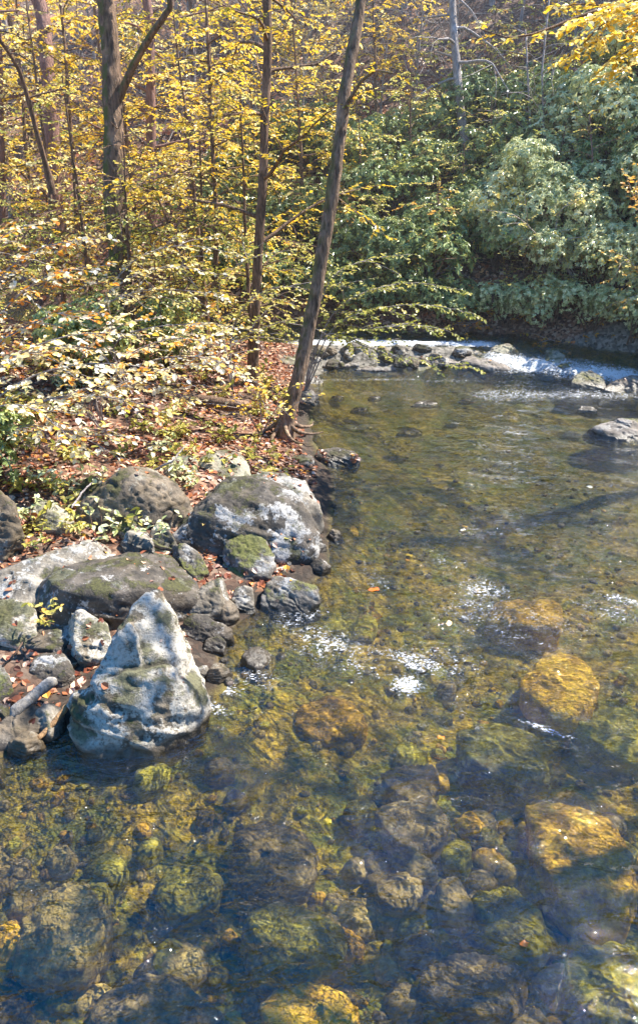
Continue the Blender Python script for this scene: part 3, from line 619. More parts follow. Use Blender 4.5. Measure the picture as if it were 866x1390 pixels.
bed_rock(795, 1135, 150, 175, M['bed_gold'], 'large flat golden slab under water at the right', up=-.07, sharp=16, rot=.1)
bed_rock(765, 905, 100, 95, M['bed_gold'], 'orange brown sunken boulder just upstream of the golden slab', up=-.04, sharp=14)
bed_rock(560, 1105, 115, 75, M['bed_grey'], 'dark bluish sunken boulder in the middle of the shallows', up=-.1)
bed_rock(562, 1050, 100, 50, M['bed_grey'], 'flat purple grey sunken rock behind the bluish boulder', up=-.13)
bed_rock(370, 1140, 120, 90, M['bed_grey'], 'round dark sunken boulder left of the bluish boulder', up=-.12, sharp=7)
bed_rock(395, 1265, 150, 95, M['bed_olive'], 'broad olive sunken boulder at the near edge', up=-.14, sharp=7)
bed_rock(75, 1245, 150, 120, M['bed_pale'], 'large pale angular slab under the blue reflection', up=-.12, sharp=16, rot=.3)
bed_rock(-10, 1160, 110, 80, M['bed_pale'], 'pale sunken slab at the left edge', up=-.16, sharp=14)
bed_rock(450, 965, 110, 60, M['bed_gold'], 'brown sunken boulder under the foam below the riffle', up=-.06, sharp=8)
bed_rock(695, 1015, 150, 85, M['bed_olive'], 'green sunken ledge upstream of the golden slab', up=-.1, sharp=12, rot=.2)
bed_rock(830, 975, 120, 70, M['bed_olive'], 'green sunken boulder at the right beside the ledge', up=-.14)
bed_rock(690, 1240, 120, 90, M['bed_olive'], 'mottled sunken boulder below the golden slab', up=-.16)
bed_rock(640, 1320, 150, 80, M['bed_grey'], 'grey sunken boulder nearest the viewer', up=-.15)
bed_rock(830, 1330, 160, 110, M['bed_olive'], 'olive sunken boulder in the near right corner', up=-.14)
bed_rock(200, 1360, 170, 90, M['bed_grey'], 'grey sunken boulder in the near left', up=-.18)
bed_rock(430, 1370, 140, 80, M['bed_gold'], 'golden sunken boulder at the near middle', up=-.17)
bed_rock(470, 830, 90, 45, M['bed_olive'], 'olive sunken boulder beside the moss capped boulder', up=-.12)
bed_rock(720, 820, 130, 40, M['bed_gold'], 'long golden sunken rock in mid stream', up=-.06)
bed_rock(465, 710, 60, 22, M['bed_gold'], 'golden sunken rock right of the largest dark boulder', up=-.05)
bed_rock(250, 1195, 90, 60, M['bed_olive'], 'dim sunken boulder beside the pale slab', up=-.2)
bed_rock(540, 1195, 60, 40, M['bed_grey'], 'egg shaped sunken stone below the bluish boulder', up=-.12, name='submerged_stone')
bed_rock(615, 1205, 44, 52, M['bed_grey'], 'upright oval sunken stone right of the egg shaped one', up=-.12, name='submerged_stone')
bed_rock(575, 1165, 40, 30, M['bed_grey'], 'little round sunken stone above the oval pair', up=-.12, name='submerged_stone')
# countable cobbles: a few shapes, copied
cob = []
for i in range(6):
    k = 8; a = np.arange(k) / k * 6.283 + i; rd = rng.uniform(.75, 1.15, k)
    pts = np.vstack([np.stack([np.cos(a) * .1 * rd, np.sin(a) * .08 * rd, np.full(k, -.03)], 1), np.stack([np.cos(a) * .06, np.sin(a) * .05, np.full(k, .04)], 1), np.stack([np.cos(a) * .07, np.sin(a) * .06, np.full(k, -.1)], 1)])
    cob.append(make_rock('submerged_stone', [pts], M[['bed_grey', 'bed_gold', 'bed_olive', 'bed_pale', 'bed_grey', 'bed_olive'][i]], 'fist sized stone on the shallow stream bed', sub=4, sharp=7, amp=.06, seed=900 + i, group='cobbles on the stream bed', cat='stone'))
placed = 0; tries = 0
while placed < 296 and tries < 3000:
    tries += 1
    px, py = (rng.uniform(-30, 890), 880 + 520 * rng.random() ** .8) if placed % 5 < 3 else (rng.normal(590, 85), rng.normal(1170, 90))
    c = P(px, py, -.3)
    if signed_dist(np.array([c.x]), np.array([c.y]))[0] > -.35: continue
    o = cob[placed] if placed < 6 else cob[placed % 6].copy()
    if placed >= 6: C.objects.link(o)
    s = .5 + 1.4 * rng.random() ** 2
    o.location = (c.x, c.y, tz(c.x, c.y) + .02 * s); o.rotation_euler = (rng.uniform(-.3, .3), rng.uniform(-.3, .3), rng.uniform(0, 6.28)); o.scale = (s, s, s * rng.uniform(.7, 1.1))
    placed += 1
# gravel: one mass
D, Fi = ico(1)
n = 17000; gx = rng.uniform(-4.5, 8, n); gy = 1.6 + 12 * rng.random(n) ** 1.6
ok = (signed_dist(gx, gy) < -.22) & (fbm(np.stack([gx, gy, gx * 0], 1), .9, 3, 91) + .35 * rng.normal(size=n) > .05 + .03 * np.maximum(gy - 6, 0)); gx, gy = gx[ok], gy[ok]; n = len(gx); gz = terrain_z(gx, gy)
sc_ = .014 + .05 * rng.random(n) ** 3; an = rng.uniform(0, 6.28, n)
stn = D[None] * (1 + .18 * rng.normal(size=(n, len(D), 1))) * np.stack([sc_ * rng.uniform(.8, 1.4, n), sc_ * rng.uniform(.7, 1.1, n), sc_ * .6], 1)[:, None, :]
xr = stn[..., 0] * np.cos(an)[:, None] - stn[..., 1] * np.sin(an)[:, None]; yr = stn[..., 0] * np.sin(an)[:, None] + stn[..., 1] * np.cos(an)[:, None]
Vg = np.stack([xr + gx[:, None], yr + gy[:, None], stn[..., 2] + gz[:, None] + .008], -1).reshape(-1, 3)
Fg = (Fi[None] + (np.arange(n) * len(D))[:, None, None]).reshape(-1, 3)
gravel = link('gravel', mesh_np('gravel', Vg, [Fg], None, True, mats=[M['bed_gold'], M['bed_grey'], M['bed_olive'], M['bed_pale']], mat_idx=np.repeat(rng.choice(4, n, p=[.2, .35, .35, .1]), len(Fi))))
for o_, x_, y_, s_ in []: pass
tag(gravel, kind='stuff', label='gravel and pebbles over the stream bed')

# ------------------------------------------------------------------ plants
UP = np.array([0, 0, 1.0])
def bend(p0, d0, length, n=8, droop=0.0, wob=.12, r=None):
    r = r or rng
    pts = [np.array(p0, float)]; d = np.array(d0, float); st = length / (n - 1)
    for i in range(n - 1):
        d = d + r.normal(0, wob, 3) + np.array([0, 0, -droop]); d /= np.linalg.norm(d)
        pts.append(pts[-1] + d * st)
    return np.array(pts)
def spray(path, lv, tb, leaf, twig_len, tone, dens=1.0, flat=.25, tr=.004, leaf_every=.045, start=.15, wr=.62):
    """side twigs in a flat layer along a branch, with alternate leaves"""
    seg = np.linalg.norm(np.diff(path, axis=0), axis=1); cum = np.concatenate([[0], np.cumsum(seg)]); Lt = cum[-1]
    nt_ = max(3, int(Lt / .16 * dens)); side = 1
    for t in np.linspace(start, 1, nt_):
        s = t * Lt; p = np.array([np.interp(s, cum, path[:, k]) for k in range(3)])
        k = min(len(path) - 2, int(np.searchsorted(cum, s) - 1)) if s > 0 else 0
        d = unit(path[max(k, 0) + 1] - path[max(k, 0)])
        hz = np.cross(d, UP); hz = hz / (np.linalg.norm(hz) + 1e-6)
        side = -side; td = unit(d * .8 + hz * side * rng.uniform(.5, 1.1) + rng.normal(0, .14, 3))
        tl = twig_len * rng.uniform(.5, 1.15) * (1.1 - .55 * t)
        tw = bend(p, td, tl, 5, .07, .1)
        if tb is not None: tb.add(tw, np.linspace(tr, tr * .4, 5), 3)
        m = max(2, int(tl / leaf_every)); u = np.linspace(.12, 1, m) * 4
        pos = np.stack([np.interp(u, np.arange(5), tw[:, q]) for q in range(3)], 1)
        sd_ = np.where(np.arange(m) % 2, 1., -1.)[:, None]
        h2 = unit(np.cross(td, UP))
        D_ = unit(td[None] * .7 + h2[None] * sd_ * .8 + rng.normal(0, .3, (m, 3)) + np.array([0, 0, -.15]))
        N_ = unit(UP[None] + rng.normal(0, flat, (m, 3)))
        Ls = leaf * rng.uniform(.65, 1.25, m)
        lv.add(pos, D_, N_, Ls, Ls * rng.uniform(wr - .08, wr + .1, m), np.clip(tone() + rng.normal(0, .16, m), 0, 1))

LF, LE = .8, .78
def tree(name, label, cat, trunk, r0, r1, bark, leafm, nb=22, blen=1.8, b0=.35, leaf=.1, tw=.55, tone=.5, group=None, dens=1.0, up=.25, droop=.05, k=10, extra=None, disp=.03, leaf_every=.05, flat=.3, az=None, loc=None, split=True):
    """trunk: world points from foot to top"""
    leaf *= LF; leaf_every *= LE
    pts = np.array([p[:] for p in trunk], float); foot = pts[0].copy()
    root = empty(name, foot.tolist()); tag(root, label, cat, group)
    s = np.linspace(0, 1, len(pts)); n = 130 if k > 12 else 26; t = np.linspace(0, 1, n)
    # smooth interpolation
    path = np.stack([np.interp(t, s, pts[:, i]) for i in range(3)], 1)
    for _ in range(2): path[1:-1] = (path[:-2] + 2 * path[1:-1] + path[2:]) / 4
    path = path - foot
    rad = r0 + (r1 - r0) * t; rad = rad * (1 + .55 * np.exp(-t * np.linalg.norm(path[-1]) / .28))
    path[0, 2] -= .25
    tk = Tubes(); tk.add(path, rad, k)
    link('trunk', tk.mesh('trunk', bark, disp, 3, 5), root)
    if k > 12:
        for a in np.arange(7) * .9 + .3:
            q = np.array([[math.cos(a + .1 * j) * (r0 * .5 + .09 * j * (1 + .3 * math.sin(a * 5))), math.sin(a + .1 * j) * (r0 * .5 + .09 * j), .34 * math.exp(-j / 1.6) - .03 - .012 * j] for j in range(8)])
            rt = Tubes(); rt.add(q * [1, 1, .6], r0 * np.linspace(.36, .08, 8), 8); link('root', rt.mesh('root', bark, .02, 8), root)
    tb = Tubes(); tbs = []; lv = Leaves(); ht = np.linalg.norm(path[-1])
    ga = rng.uniform(0, 6.28)
    for i in range(nb):
        u = b0 + (1 - b0) * (i + rng.random()) / nb
        p = np.array([np.interp(u, t, path[:, q]) for q in range(3)]); rr = np.interp(u, t, rad)
        ga += 2.4; a = ga if az is None else az[0] + rng.uniform(-az[1], az[1])
        bl = blen * rng.uniform(.6, 1.2) * (1.15 - .6 * (u - b0) / (1 - b0 + 1e-6))
        d = np.array([math.cos(a), math.sin(a), up + rng.uniform(-.1, .25)])
        br = bend(p, unit(d), bl, 9, droop, .13)
        if not split: tb.add(br, np.linspace(min(rr * .5, .018 + .012 * bl), .005, 9), 5)
        tn = tone + rng.normal(0, .2)
        if split and i: tb = Tubes()
        if split: tb.V.append(np.zeros((0, 3)))
        if split: tbs.append(tb)
        if split: tb.add(br, np.linspace(min(rr * .5, .018 + .012 * bl), .005, 9), 5)
        if lv is not None and leafm: spray(br, lv, tb, leaf, tw, lambda tn=tn: tn + rng.normal(0, .07), dens, flat, leaf_every=leaf_every)
        if bl > 1.2:
            for _ in range(2):
                q = br[rng.integers(3, 7)]; d2 = unit((br[-1] - br[0]) / bl + rng.normal(0, .55, 3))
                b2 = bend(q, d2, bl * .55, 7, droop, .14); tb.add(b2, np.linspace(.012, .004, 7), 4)
                if leafm: spray(b2, lv, tb, leaf, tw * .8, lambda tn=tn: tn + rng.normal(0, .07), dens, flat, leaf_every=leaf_every)
    for e in (extra or []):
        ep = np.array([q[:] for q in e[0]]) - foot; tt = np.linspace(0, 1, 12)
        ep = np.stack([np.interp(tt, np.linspace(0, 1, len(ep)), ep[:, q]) for q in range(3)], 1)
        if split: tb = Tubes(); tbs.append(tb)
        tb.add(ep, np.linspace(e[1], e[2], 12), 7)
        if len(e) > 3 and leafm: spray(ep, lv, tb, leaf, tw, lambda: tone + rng.normal(0, .12), e[3], flat, leaf_every=leaf_every)
    if split:
        for q in tbs: link('branch', q.mesh('branch', bark), root)
    else: link('branches', tb.mesh('branches', bark), root)
    if leafm and lv.count(): link('crown', lv.mesh('crown', leafm), root)
    return root

def tp(*pp): return [PY(*q) for q in pp]
# A..K the trunks that show
tree('tree', 'big mossy barked tree with a forked limb on the left', 'tree', tp((165, 482, 14.8), (160, 330, 14.9), (151, 225, 15), (152, 110, 15.2), (144, 0, 15.4)) + [Vector((-5.3, 15.9, 9.5)), Vector((-5.6, 16, 13))],
     .2, .13, M['bark_moss'], M['gold'], nb=9, blen=2.6, b0=.66, leaf=.11, tone=.5, dens=.7, disp=.08, k=40,
     extra=[(tp((163, 132, 15.15), (178, 95, 15.0), (200, 55, 14.8), (235, 5, 14.6)) + [Vector((-2.6, 14.4, 8.2))], .075, .04),
            (tp((155, 160, 15), (160, 175, 14.7), (150, 165, 14.5)), .02, .006)])
tree('tree', 'leaning slender tree rising from the bank over the water', 'tree', tp((386, 584, 11.7), (405, 510, 11.8), (428, 400, 12), (452, 250, 12.2), (466, 130, 12.4), (490, 0, 12.7)) + [Vector((1.3, 13.2, 9)), Vector((1.8, 13.5, 12))],
     .118, .065, M['bark_lichen'], M['gold'], nb=6, blen=2.0, b0=.78, k=32, leaf=.1, tone=.55, dens=.6, disp=.03,
     extra=[(tp((465, 150, 12.4), (490, 110, 12.2), (510, 95, 12), (535, 100, 11.8)), .03, .01, .5)])
tree('tree', 'straight brown tree left of the leaning tree', 'tree', tp((345, 525, 13.9), (347, 400, 14), (356, 250, 14.1), (362, 100, 14.2), (364, 0, 14.3)) + [Vector((-1.1, 14.4, 10)), Vector((-1.0, 14.5, 14))],
     .09, .06, M['bark'], M['gold'], nb=16, blen=2.3, b0=.22, leaf=.1, tone=.5, dens=.75)
tree('tree', 'hazy reddish brown tree near the left edge', 'tree', tp((78, 330, 21), (74, 220, 21.2), (65, 100, 21.5), (58, 0, 22)) + [Vector((-9.3, 22.5, 12))],
     .2, .15, M['bark_warm'], M['gold'], nb=8, blen=2.6, b0=.55, leaf=.13, tone=.7, dens=.6)
tree('tree', 'slim grey tree with bare side branches on the far hillside', 'tree', tp((637, 240, 24), (625, 150, 24.3), (614, 30, 25), (612, -60, 25.5)) + [Vector((4.8, 26, 14))],
     .13, .08, M['bark_grey'], None, nb=16, blen=2.4, b0=.3, up=.1, droop=.08)
tree('tree', 'short broken pale trunk on the hillside beside the leaning tree', 'tree', tp((553, 130, 28), (552, 95, 28.2), (547, 50, 28.5), (545, 20, 28.6)), .16, .1, M['bark_warm'], M['gold'], nb=7, blen=1.8, b0=.5, leaf=.13, tone=.6, dens=.6)
tree('tree', 'faint distant trunk behind golden leaves right of the mossy tree', 'tree', tp((207, 320, 20), (206, 240, 20.1), (205, 150, 20.3), (203, 0, 20.6)) + [Vector((-4.8, 21, 11))], .14, .09, M['bark_warm'], M['gold'], nb=16, blen=2.4, b0=.3, leaf=.12, tone=.55, dens=.65)
tree('sapling', 'thin upright sapling in the golden understory', 'sapling', tp((293, 380, 15.5), (294, 300, 15.5), (290, 220, 15.6), (283, 100, 15.8), (280, 0, 16)), .055, .025, M['bark'], M['gold'], nb=20, blen=1.7, b0=.25, leaf=.1, tone=.45, dens=.8)
tree('tree', 'warm brown trunk at the left edge of the view', 'tree', tp((2, 330, 19), (0, 200, 19.1), (-3, 80, 19.3), (-6, 0, 19.5)) + [Vector((-8.8, 20, 12))], .12, .09, M['bark_warm'], M['gold'], nb=10, blen=2.2, b0=.35, leaf=.12, tone=.65, dens=.6)
tree('sapling', 'dark curved sapling leaning across the left edge', 'sapling', tp((70, 245, 16), (52, 190, 15.8), (30, 100, 15.5), (5, 60, 15.2), (-30, 30, 15)), .05, .03, M['bark'], M['gold'], nb=6, blen=1.2, b0=.4, leaf=.1, tone=.5, dens=.5)
tree('sapling', 'thin dark pole sapling between the two left trees', 'sapling', tp((106, 310, 19), (98, 200, 19.1), (90, 90, 19.3), (82, 0, 19.5)), .05, .03, M['bark'], M['gold'], nb=10, blen=1.5, b0=.3, leaf=.11, tone=.6, dens=.5)
tree('sapling', 'dark forked sapling at the centre of the understory', 'sapling', tp((262, 385, 14.5), (240, 330, 14.4), (222, 285, 14.3), (200, 240, 14.2)), .035, .02, M['bark'], M['olive'], nb=12, blen=1.5, b0=.3, leaf=.09, tone=.5, dens=.8,
     extra=[(tp((245, 340, 14.4), (258, 310, 14.3), (265, 280, 14.2)), .02, .008)])
tree('sapling', 'white stemmed bare sapling on the right hillside', 'sapling', tp((722, 240, 23), (720, 180, 23.1), (716, 100, 23.4), (712, 40, 23.8)), .04, .02, M['twig'], None, nb=16, blen=1.7, b0=.2, up=.5)
tree('sapling', 'pale bare sapling right of the white stemmed one', 'sapling', tp((742, 250, 22.5), (738, 180, 22.6), (735, 90, 23), (745, 0, 23.5)), .035, .02, M['twig'], None, nb=14, blen=1.5, b0=.2, up=.6)
tree('sapling', 'slender brown stem in the right hand rhododendrons', 'sapling', tp((802, 270, 20), (803, 210, 20), (800, 150, 20.2)), .03, .012, M['bark_warm'], M['olive'], nb=8, blen=.9, b0=.4, leaf=.08, tone=.7, dens=.4)

# overhanging tree whose branch reaches in from the right: trunk stands beyond the frame on the right bank
tree('tree', 'tree on the right bank whose yellow and orange branches reach in', 'tree', [Vector((9.4, 13.0, tz(9.4, 13.0))), Vector((9.2, 13, 4)), Vector((9.0, 13, 7)), Vector((8.9, 13, 11))], .2, .1, M['bark'], M['gold'], nb=9, blen=3.2, b0=.72, leaf=.12, tone=.55, dens=.7,
     extra=[(tp((905, -20, 13), (850, 5, 13), (790, 20, 12.8), (730, 45, 12.5), (690, 52, 12.3), (653, 40, 12.2)), .035, .006, .6),
            (tp((920, 60, 13), (860, 40, 12.6), (810, 55, 12.3), (770, 80, 12.1)), .025, .005, 1.6),
            (tp((930, 40, 12.2), (870, 20, 11.8), (820, 30, 11.6), (790, 60, 11.4)), .018, .005, 2.2), (tp((930, 60, 11.8), (890, 50, 11.5), (850, 70, 11.3), (830, 85, 11.2)), .018, .005, 2.2),
            (tp((930, 0, 11.9), (880, -5, 11.6), (830, 10, 11.4), (780, 35, 11.3)), .018, .005, 2.2),
            (tp((920, 90, 12.5), (880, 80, 12.3), (845, 95, 12.1), (820, 105, 12)), .02, .005, 1.6),
            (tp((920, 20, 12.5), (840, 10, 12.3), (790, 5, 12.2), (750, 10, 12)), .02, .005, 1.4),
            (tp((920, -30, 12.4), (860, -20, 12.2), (800, -20, 12.1), (760, -25, 12)), .02, .005, 1.4)])

_k = rng; rng = np.random.default_rng(5)  # unseen tree, added so that its crown shades the near left water
tree('tree', 'unseen right bank tree added to shade the near stream, with a sparse golden crown', 'tree', [Vector((9.2, 6.6, tz(9.2, 6.6))), Vector((8.6, 6.6, 4)), Vector((7.2, 6.5, 8)), Vector((5.4, 6.4, 10.6))], .2, .06, M['bark'], M['gold'], nb=15, blen=2.6, b0=.74, leaf=.13, tone=.5, dens=.45, up=.05,
     extra=[([Vector((8.2, 6.5, 5.5)), Vector((6.0, 7.4, 7.4)), Vector((3.4, 8.0, 8.2)), Vector((1.6, 8.2, 8.4))], .07, .01, .6), ([Vector((8.0, 6.6, 6.0)), Vector((5.5, 5.2, 7.2)), Vector((3.2, 4.6, 7.6))], .06, .01, .6)])
rng = _k
# golden understory trees filling the upper left; own shapes, then copies
ND = .85
def under(name, label, x, y, h, leafm, tone, nb, blen, leaf, dens=.9, b0=.2, group=None, up=.2, le=.05, bark='bark'):
    z = tz(x, y); lean = rng.normal(0, .25, 2)
    return tree(name, label, 'tree', [Vector((x, y, z)), Vector((x + lean[0] * .3, y + lean[1] * .3, z + h * .4)), Vector((x + lean[0], y + lean[1], z + h))], .018 + .008 * h, .015, M[bark], leafm, nb=nb, blen=blen, b0=b0, leaf=leaf, tone=tone, dens=dens * ND, group=group, up=up, k=7, leaf_every=le, split=False)
G1 = 'golden understory trees on the left bank and slope'
u1 = under('understory_tree', 'small golden leaved tree in the left woodland', -2.6, 17.6, 6.5, M['gold'], .55, 26, 2.1, .11, group=G1)
u2 = under('understory_tree', 'small golden leaved tree in the left woodland', -6.2, 18.5, 7, M['gold'], .62, 24, 2.3, .12, group=G1)
u3 = under('understory_tree', 'small golden leaved tree in the left woodland', -1.4, 15.2, 5, M['olive'], .6, 24, 1.7, .095, group=G1)
u4 = under('understory_tree', 'small golden leaved tree in the left woodland', -3.4, 13.6, 4.0, M['olive'], .6, 22, 1.5, .09, group=G1)
def place(o, x, y, s, rz=None, label=None, group=None, dz=0.0):
    c = copy_tree(o); c.location = (x, y, tz(x, y) + dz); c.scale = (s, s, s); c.rotation_euler = (0, 0, rng.uniform(0, 6.28) if rz is None else rz)
    if label: c['label'] = label
    if group: c['group'] = group
    return c
for src, x, y, s in [(u1, -4.6, 20.0, 1.1), (u1, -8.5, 23.5, 1.2), (u2, -9.8, 19.5, 1.0), (u2, -3.0, 23.0, 1.1), (u1, -.4, 22.5, 1.0), (u3, -7.0, 16.4, 1.0), (u3, -5.0, 16.8, 1.0), (u4, -2.4, 15.8, 1.1),
                     (u2, -12, 25, 1.2), (u1, -6.5, 26, 1.2), (u2, -1.5, 27, 1.1), (u2, -10, 29, 1.3), (u4, -5.8, 13.5, .95), (u3, -8.4, 14.4, 1.0), (u1, 1.8, 26, .9), (u2, -4.5, 31, 1.2)]:
    place(src, x, y, s)

# rhododendrons
def rhodo(label, radius, height, leafm, n_wh, leaf=.13, group=None, loc=(0, 0, 0), tone=.5, droop=.35, yel=0.0):
    n_wh = int(n_wh * 1.75); leaf *= .74
    root = empty('rhododendron', loc); tag(root, label, 'shrub', group)
    lv = Leaves(); tb = Tubes()
    # lumps: sub-domes
    nl = 9; la = rng.uniform(0, 6.28, nl); lr = radius * .62 * np.sqrt(rng.random(nl))
    cx, cy = np.cos(la) * lr, np.sin(la) * lr; cz = height * rng.uniform(.35, .85, nl) * (1 - .35 * lr / radius); rs = radius * rng.uniform(.34, .55, nl)
    for i in range(nl):
        base = np.array([rng.normal(0, .08), rng.normal(0, .08), -.2]); top = np.array([cx[i], cy[i], cz[i]])
        q = np.linspace(0, 1, 7)[:, None]; pth = base + (top - base) * q + np.array([0, 0, 1]) * (q * (1 - q)) * .3 + rng.normal(0, .04, (7, 3)) * (q > 0)
        tb.add(pth, np.linspace(.035, .012, 7), 5)
        for _ in range(4):
            e = unit(rng.normal(0, 1, 3) * [1, 1, .6] + [0, 0, .3]) * rs[i] * .9
            tb.add(bend(top, unit(e), rs[i] * .9, 4, 0, .1), np.linspace(.01, .004, 4), 3)
    k = rng.choice(nl, n_wh); d = unit(rng.normal(0, 1, (n_wh, 3)) * [1, 1, .85] + [0, 0, .35])
    c = np.stack([cx[k], cy[k], cz[k]], 1) + d * (rs[k] * rng.uniform(.72, 1.05, n_wh))[:, None] * [1, 1, .8]
    c[:, 2] = np.maximum(c[:, 2], .05)
    ax = unit(d + [0, 0, .5]); m = 8
    e1 = unit(np.cross(ax, rng.normal(0, 1, (n_wh, 3)))); e2 = np.cross(ax, e1)
    wt = tone + rng.normal(0, .14, n_wh)
    for j in range(m):
        a = j / m * 6.283 + rng.normal(0, .2, n_wh)
        D_ = e1 * np.cos(a)[:, None] + e2 * np.sin(a)[:, None] + ax * rng.uniform(-.3, .45, n_wh)[:, None] - UP * droop * rng.uniform(.3, 1.2, n_wh)[:, None]
        N_ = unit(ax + rng.normal(0, .2, (n_wh, 3)))
        Ls = leaf * rng.uniform(.7, 1.2, n_wh)
        T = np.clip(wt + rng.normal(0, .1, n_wh), 0, .93); T = np.where(rng.random(n_wh) < yel, 1.0, T)
        lv.add(c, D_, N_, Ls, Ls * .38, T)
    link('stems', tb.mesh('stems', M['bark']), root)
    link('foliage', lv.mesh('foliage', leafm, fold=.2, droop=.12, a=(.3, .45), b=(.7, .5)), root)
    return root
GR = 'dark rhododendrons massed on the far hillside'; GB = 'sunlit rhododendrons above the right bank'
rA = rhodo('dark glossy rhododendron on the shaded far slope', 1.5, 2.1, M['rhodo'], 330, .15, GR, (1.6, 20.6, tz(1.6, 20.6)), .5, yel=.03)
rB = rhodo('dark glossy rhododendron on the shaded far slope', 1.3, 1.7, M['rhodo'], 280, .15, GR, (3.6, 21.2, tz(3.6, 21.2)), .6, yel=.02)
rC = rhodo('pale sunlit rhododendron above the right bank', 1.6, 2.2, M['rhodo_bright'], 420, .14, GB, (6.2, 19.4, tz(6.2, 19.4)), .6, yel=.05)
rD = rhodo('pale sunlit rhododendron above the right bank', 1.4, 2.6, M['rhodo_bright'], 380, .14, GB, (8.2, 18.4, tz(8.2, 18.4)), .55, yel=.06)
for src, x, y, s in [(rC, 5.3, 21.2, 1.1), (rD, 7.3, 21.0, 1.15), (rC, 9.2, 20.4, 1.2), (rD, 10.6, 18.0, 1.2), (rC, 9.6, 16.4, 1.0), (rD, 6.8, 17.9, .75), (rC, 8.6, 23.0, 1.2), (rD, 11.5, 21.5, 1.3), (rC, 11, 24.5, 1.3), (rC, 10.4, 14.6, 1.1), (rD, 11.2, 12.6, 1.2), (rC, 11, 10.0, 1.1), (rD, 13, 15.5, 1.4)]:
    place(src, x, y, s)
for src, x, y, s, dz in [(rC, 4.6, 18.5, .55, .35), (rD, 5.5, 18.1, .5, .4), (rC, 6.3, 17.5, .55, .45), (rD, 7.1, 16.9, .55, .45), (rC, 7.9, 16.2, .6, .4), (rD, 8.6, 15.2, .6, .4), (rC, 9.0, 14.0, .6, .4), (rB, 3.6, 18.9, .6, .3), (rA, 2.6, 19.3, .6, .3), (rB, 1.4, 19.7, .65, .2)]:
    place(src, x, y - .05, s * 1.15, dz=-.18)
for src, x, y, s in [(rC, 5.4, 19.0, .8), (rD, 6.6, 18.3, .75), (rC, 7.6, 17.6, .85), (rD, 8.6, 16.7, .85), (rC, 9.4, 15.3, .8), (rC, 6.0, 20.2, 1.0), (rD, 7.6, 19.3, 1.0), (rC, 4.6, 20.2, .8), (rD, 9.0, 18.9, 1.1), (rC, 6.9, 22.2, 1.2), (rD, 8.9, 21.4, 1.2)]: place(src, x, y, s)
hill = []
tries = 0
while len(hill) < 70 and tries < 6000:
    tries += 1
    x, y = rng.uniform(-3, 16), rng.uniform(19.3, 25.5)
    f = far_side(np.array([x]), np.array([y]))[0]
    if f < .45: continue
    if x < 0 and rng.random() < .75: continue
    if any((x - a) ** 2 + (y - b) ** 2 < 1.35 ** 2 for a, b in hill): continue
    if 4.6 < x and y < 20: continue
    hill.append((x, y)); place([rA, rB][len(hill) % 2], x, y, rng.uniform(.75, 1.25))
# the sparkling pale one in the middle of the slope
rhodo('silvery glinting rhododendron column at the middle of the far slope', 1.0, 2.8, M['rhodo_bright'], 330, .15, None, (4.6, 20.3, tz(4.6, 20.3)), .75)
# left side rhododendrons
rhodo('blue green rhododendron behind the yellow bushes on the left', 1.0, 1.6, M['rhodo'], 260, .14, None, (-4.1, 12.6, tz(-4.1, 12.6)), .75)
rhodo('small green rhododendron at the foot of the mossy tree', .8, 1.5, M['rhodo'], 200, .13, None, (-2.8, 14.0, tz(-2.8, 14.0)), .7)
rhodo('near rhododendron hanging low at the left edge', .75, 1.25, M['rhodo'], 170, .12, None, (-4.15, 8.6, tz(-4.15, 8.6)), .75)
rhodo('rhododendron in the shade behind the left bushes', 1.1, 1.8, M['rhodo'], 240, .14, None, (-6.0, 11.2, tz(-6.0, 11.2)), .6)

# yellow beech bushes on the left bank: arching stems with flat sprays
def bush(label, foot, stems, leafm, leaf, tone, tw=.42, dens=1.0, le=.045, r=.016, name='bush', cat='bush', flat=.35, bark='twig'):
    """stems: lists of world points starting near the foot"""
    leaf *= .85; le *= .8
    foot = Vector(foot); root = empty(name, foot); tag(root, label, cat)
    lv = Leaves(); f = np.array(foot[:])
    for i, st in enumerate(stems):
        tb = Tubes(); p = np.array([f.tolist()] + [q[:] for q in st]) - f
        s = np.linspace(0, 1, len(p)); t = np.linspace(0, 1, 14); path = np.stack([np.interp(t, s, p[:, q]) for q in range(3)], 1)
        for _ in range(2): path[1:-1] = (path[:-2] + 2 * path[1:-1] + path[2:]) / 4
        tb.add(path, np.linspace(r, .004, 14), 6)
        tn = tone + rng.normal(0, .07)
        spray(path, lv, tb, leaf, tw, lambda tn=tn: tn + rng.normal(0, .1), dens, flat, tr=.0035, leaf_every=le, start=.3, wr=.66)
        for _ in range(4):
            q = path[rng.integers(4, 11)]; d2 = unit(unit(path[-1] - path[3]) * .9 + rng.normal(0, .5, 3) * [1, 1, .5])
            b2 = bend(q, d2, rng.uniform(.5, .95), 7, .05, .12); tb.add(b2, np.linspace(.007, .003, 7), 4)
            spray(b2, lv, tb, leaf, tw * .75, lambda tn=tn: tn + rng.normal(0, .1), dens, flat, tr=.003, leaf_every=le, start=.1, wr=.66)
        link('stem', tb.mesh('stem', M[bark]), root)
    link('foliage', lv.mesh('foliage', leafm, fold=.12, droop=.12, a=(.28, .5), b=(.66, .46)), root)
    return root
def ft(x, y): return (x, y, tz(x, y) - .05)
bush('near bush of pale yellow leaves arching right from the left edge', ft(-4.3, 9.2), [tp((-20, 545, 9.2), (60, 500, 9.1), (150, 490, 9.0), (230, 505, 8.9)), tp((0, 560, 9.0), (90, 535, 8.9), (170, 540, 8.8), (220, 560, 8.8)),
      tp((-30, 520, 9.3), (40, 470, 9.3), (110, 450, 9.2), (190, 455, 9.1)), tp((-10, 580, 8.8), (50, 575, 8.7), (110, 590, 8.6), (160, 620, 8.5)), tp((-30, 560, 8.9), (20, 545, 8.6), (60, 560, 8.4), (100, 600, 8.3))], M['pale'], .1, .62, dens=.95)
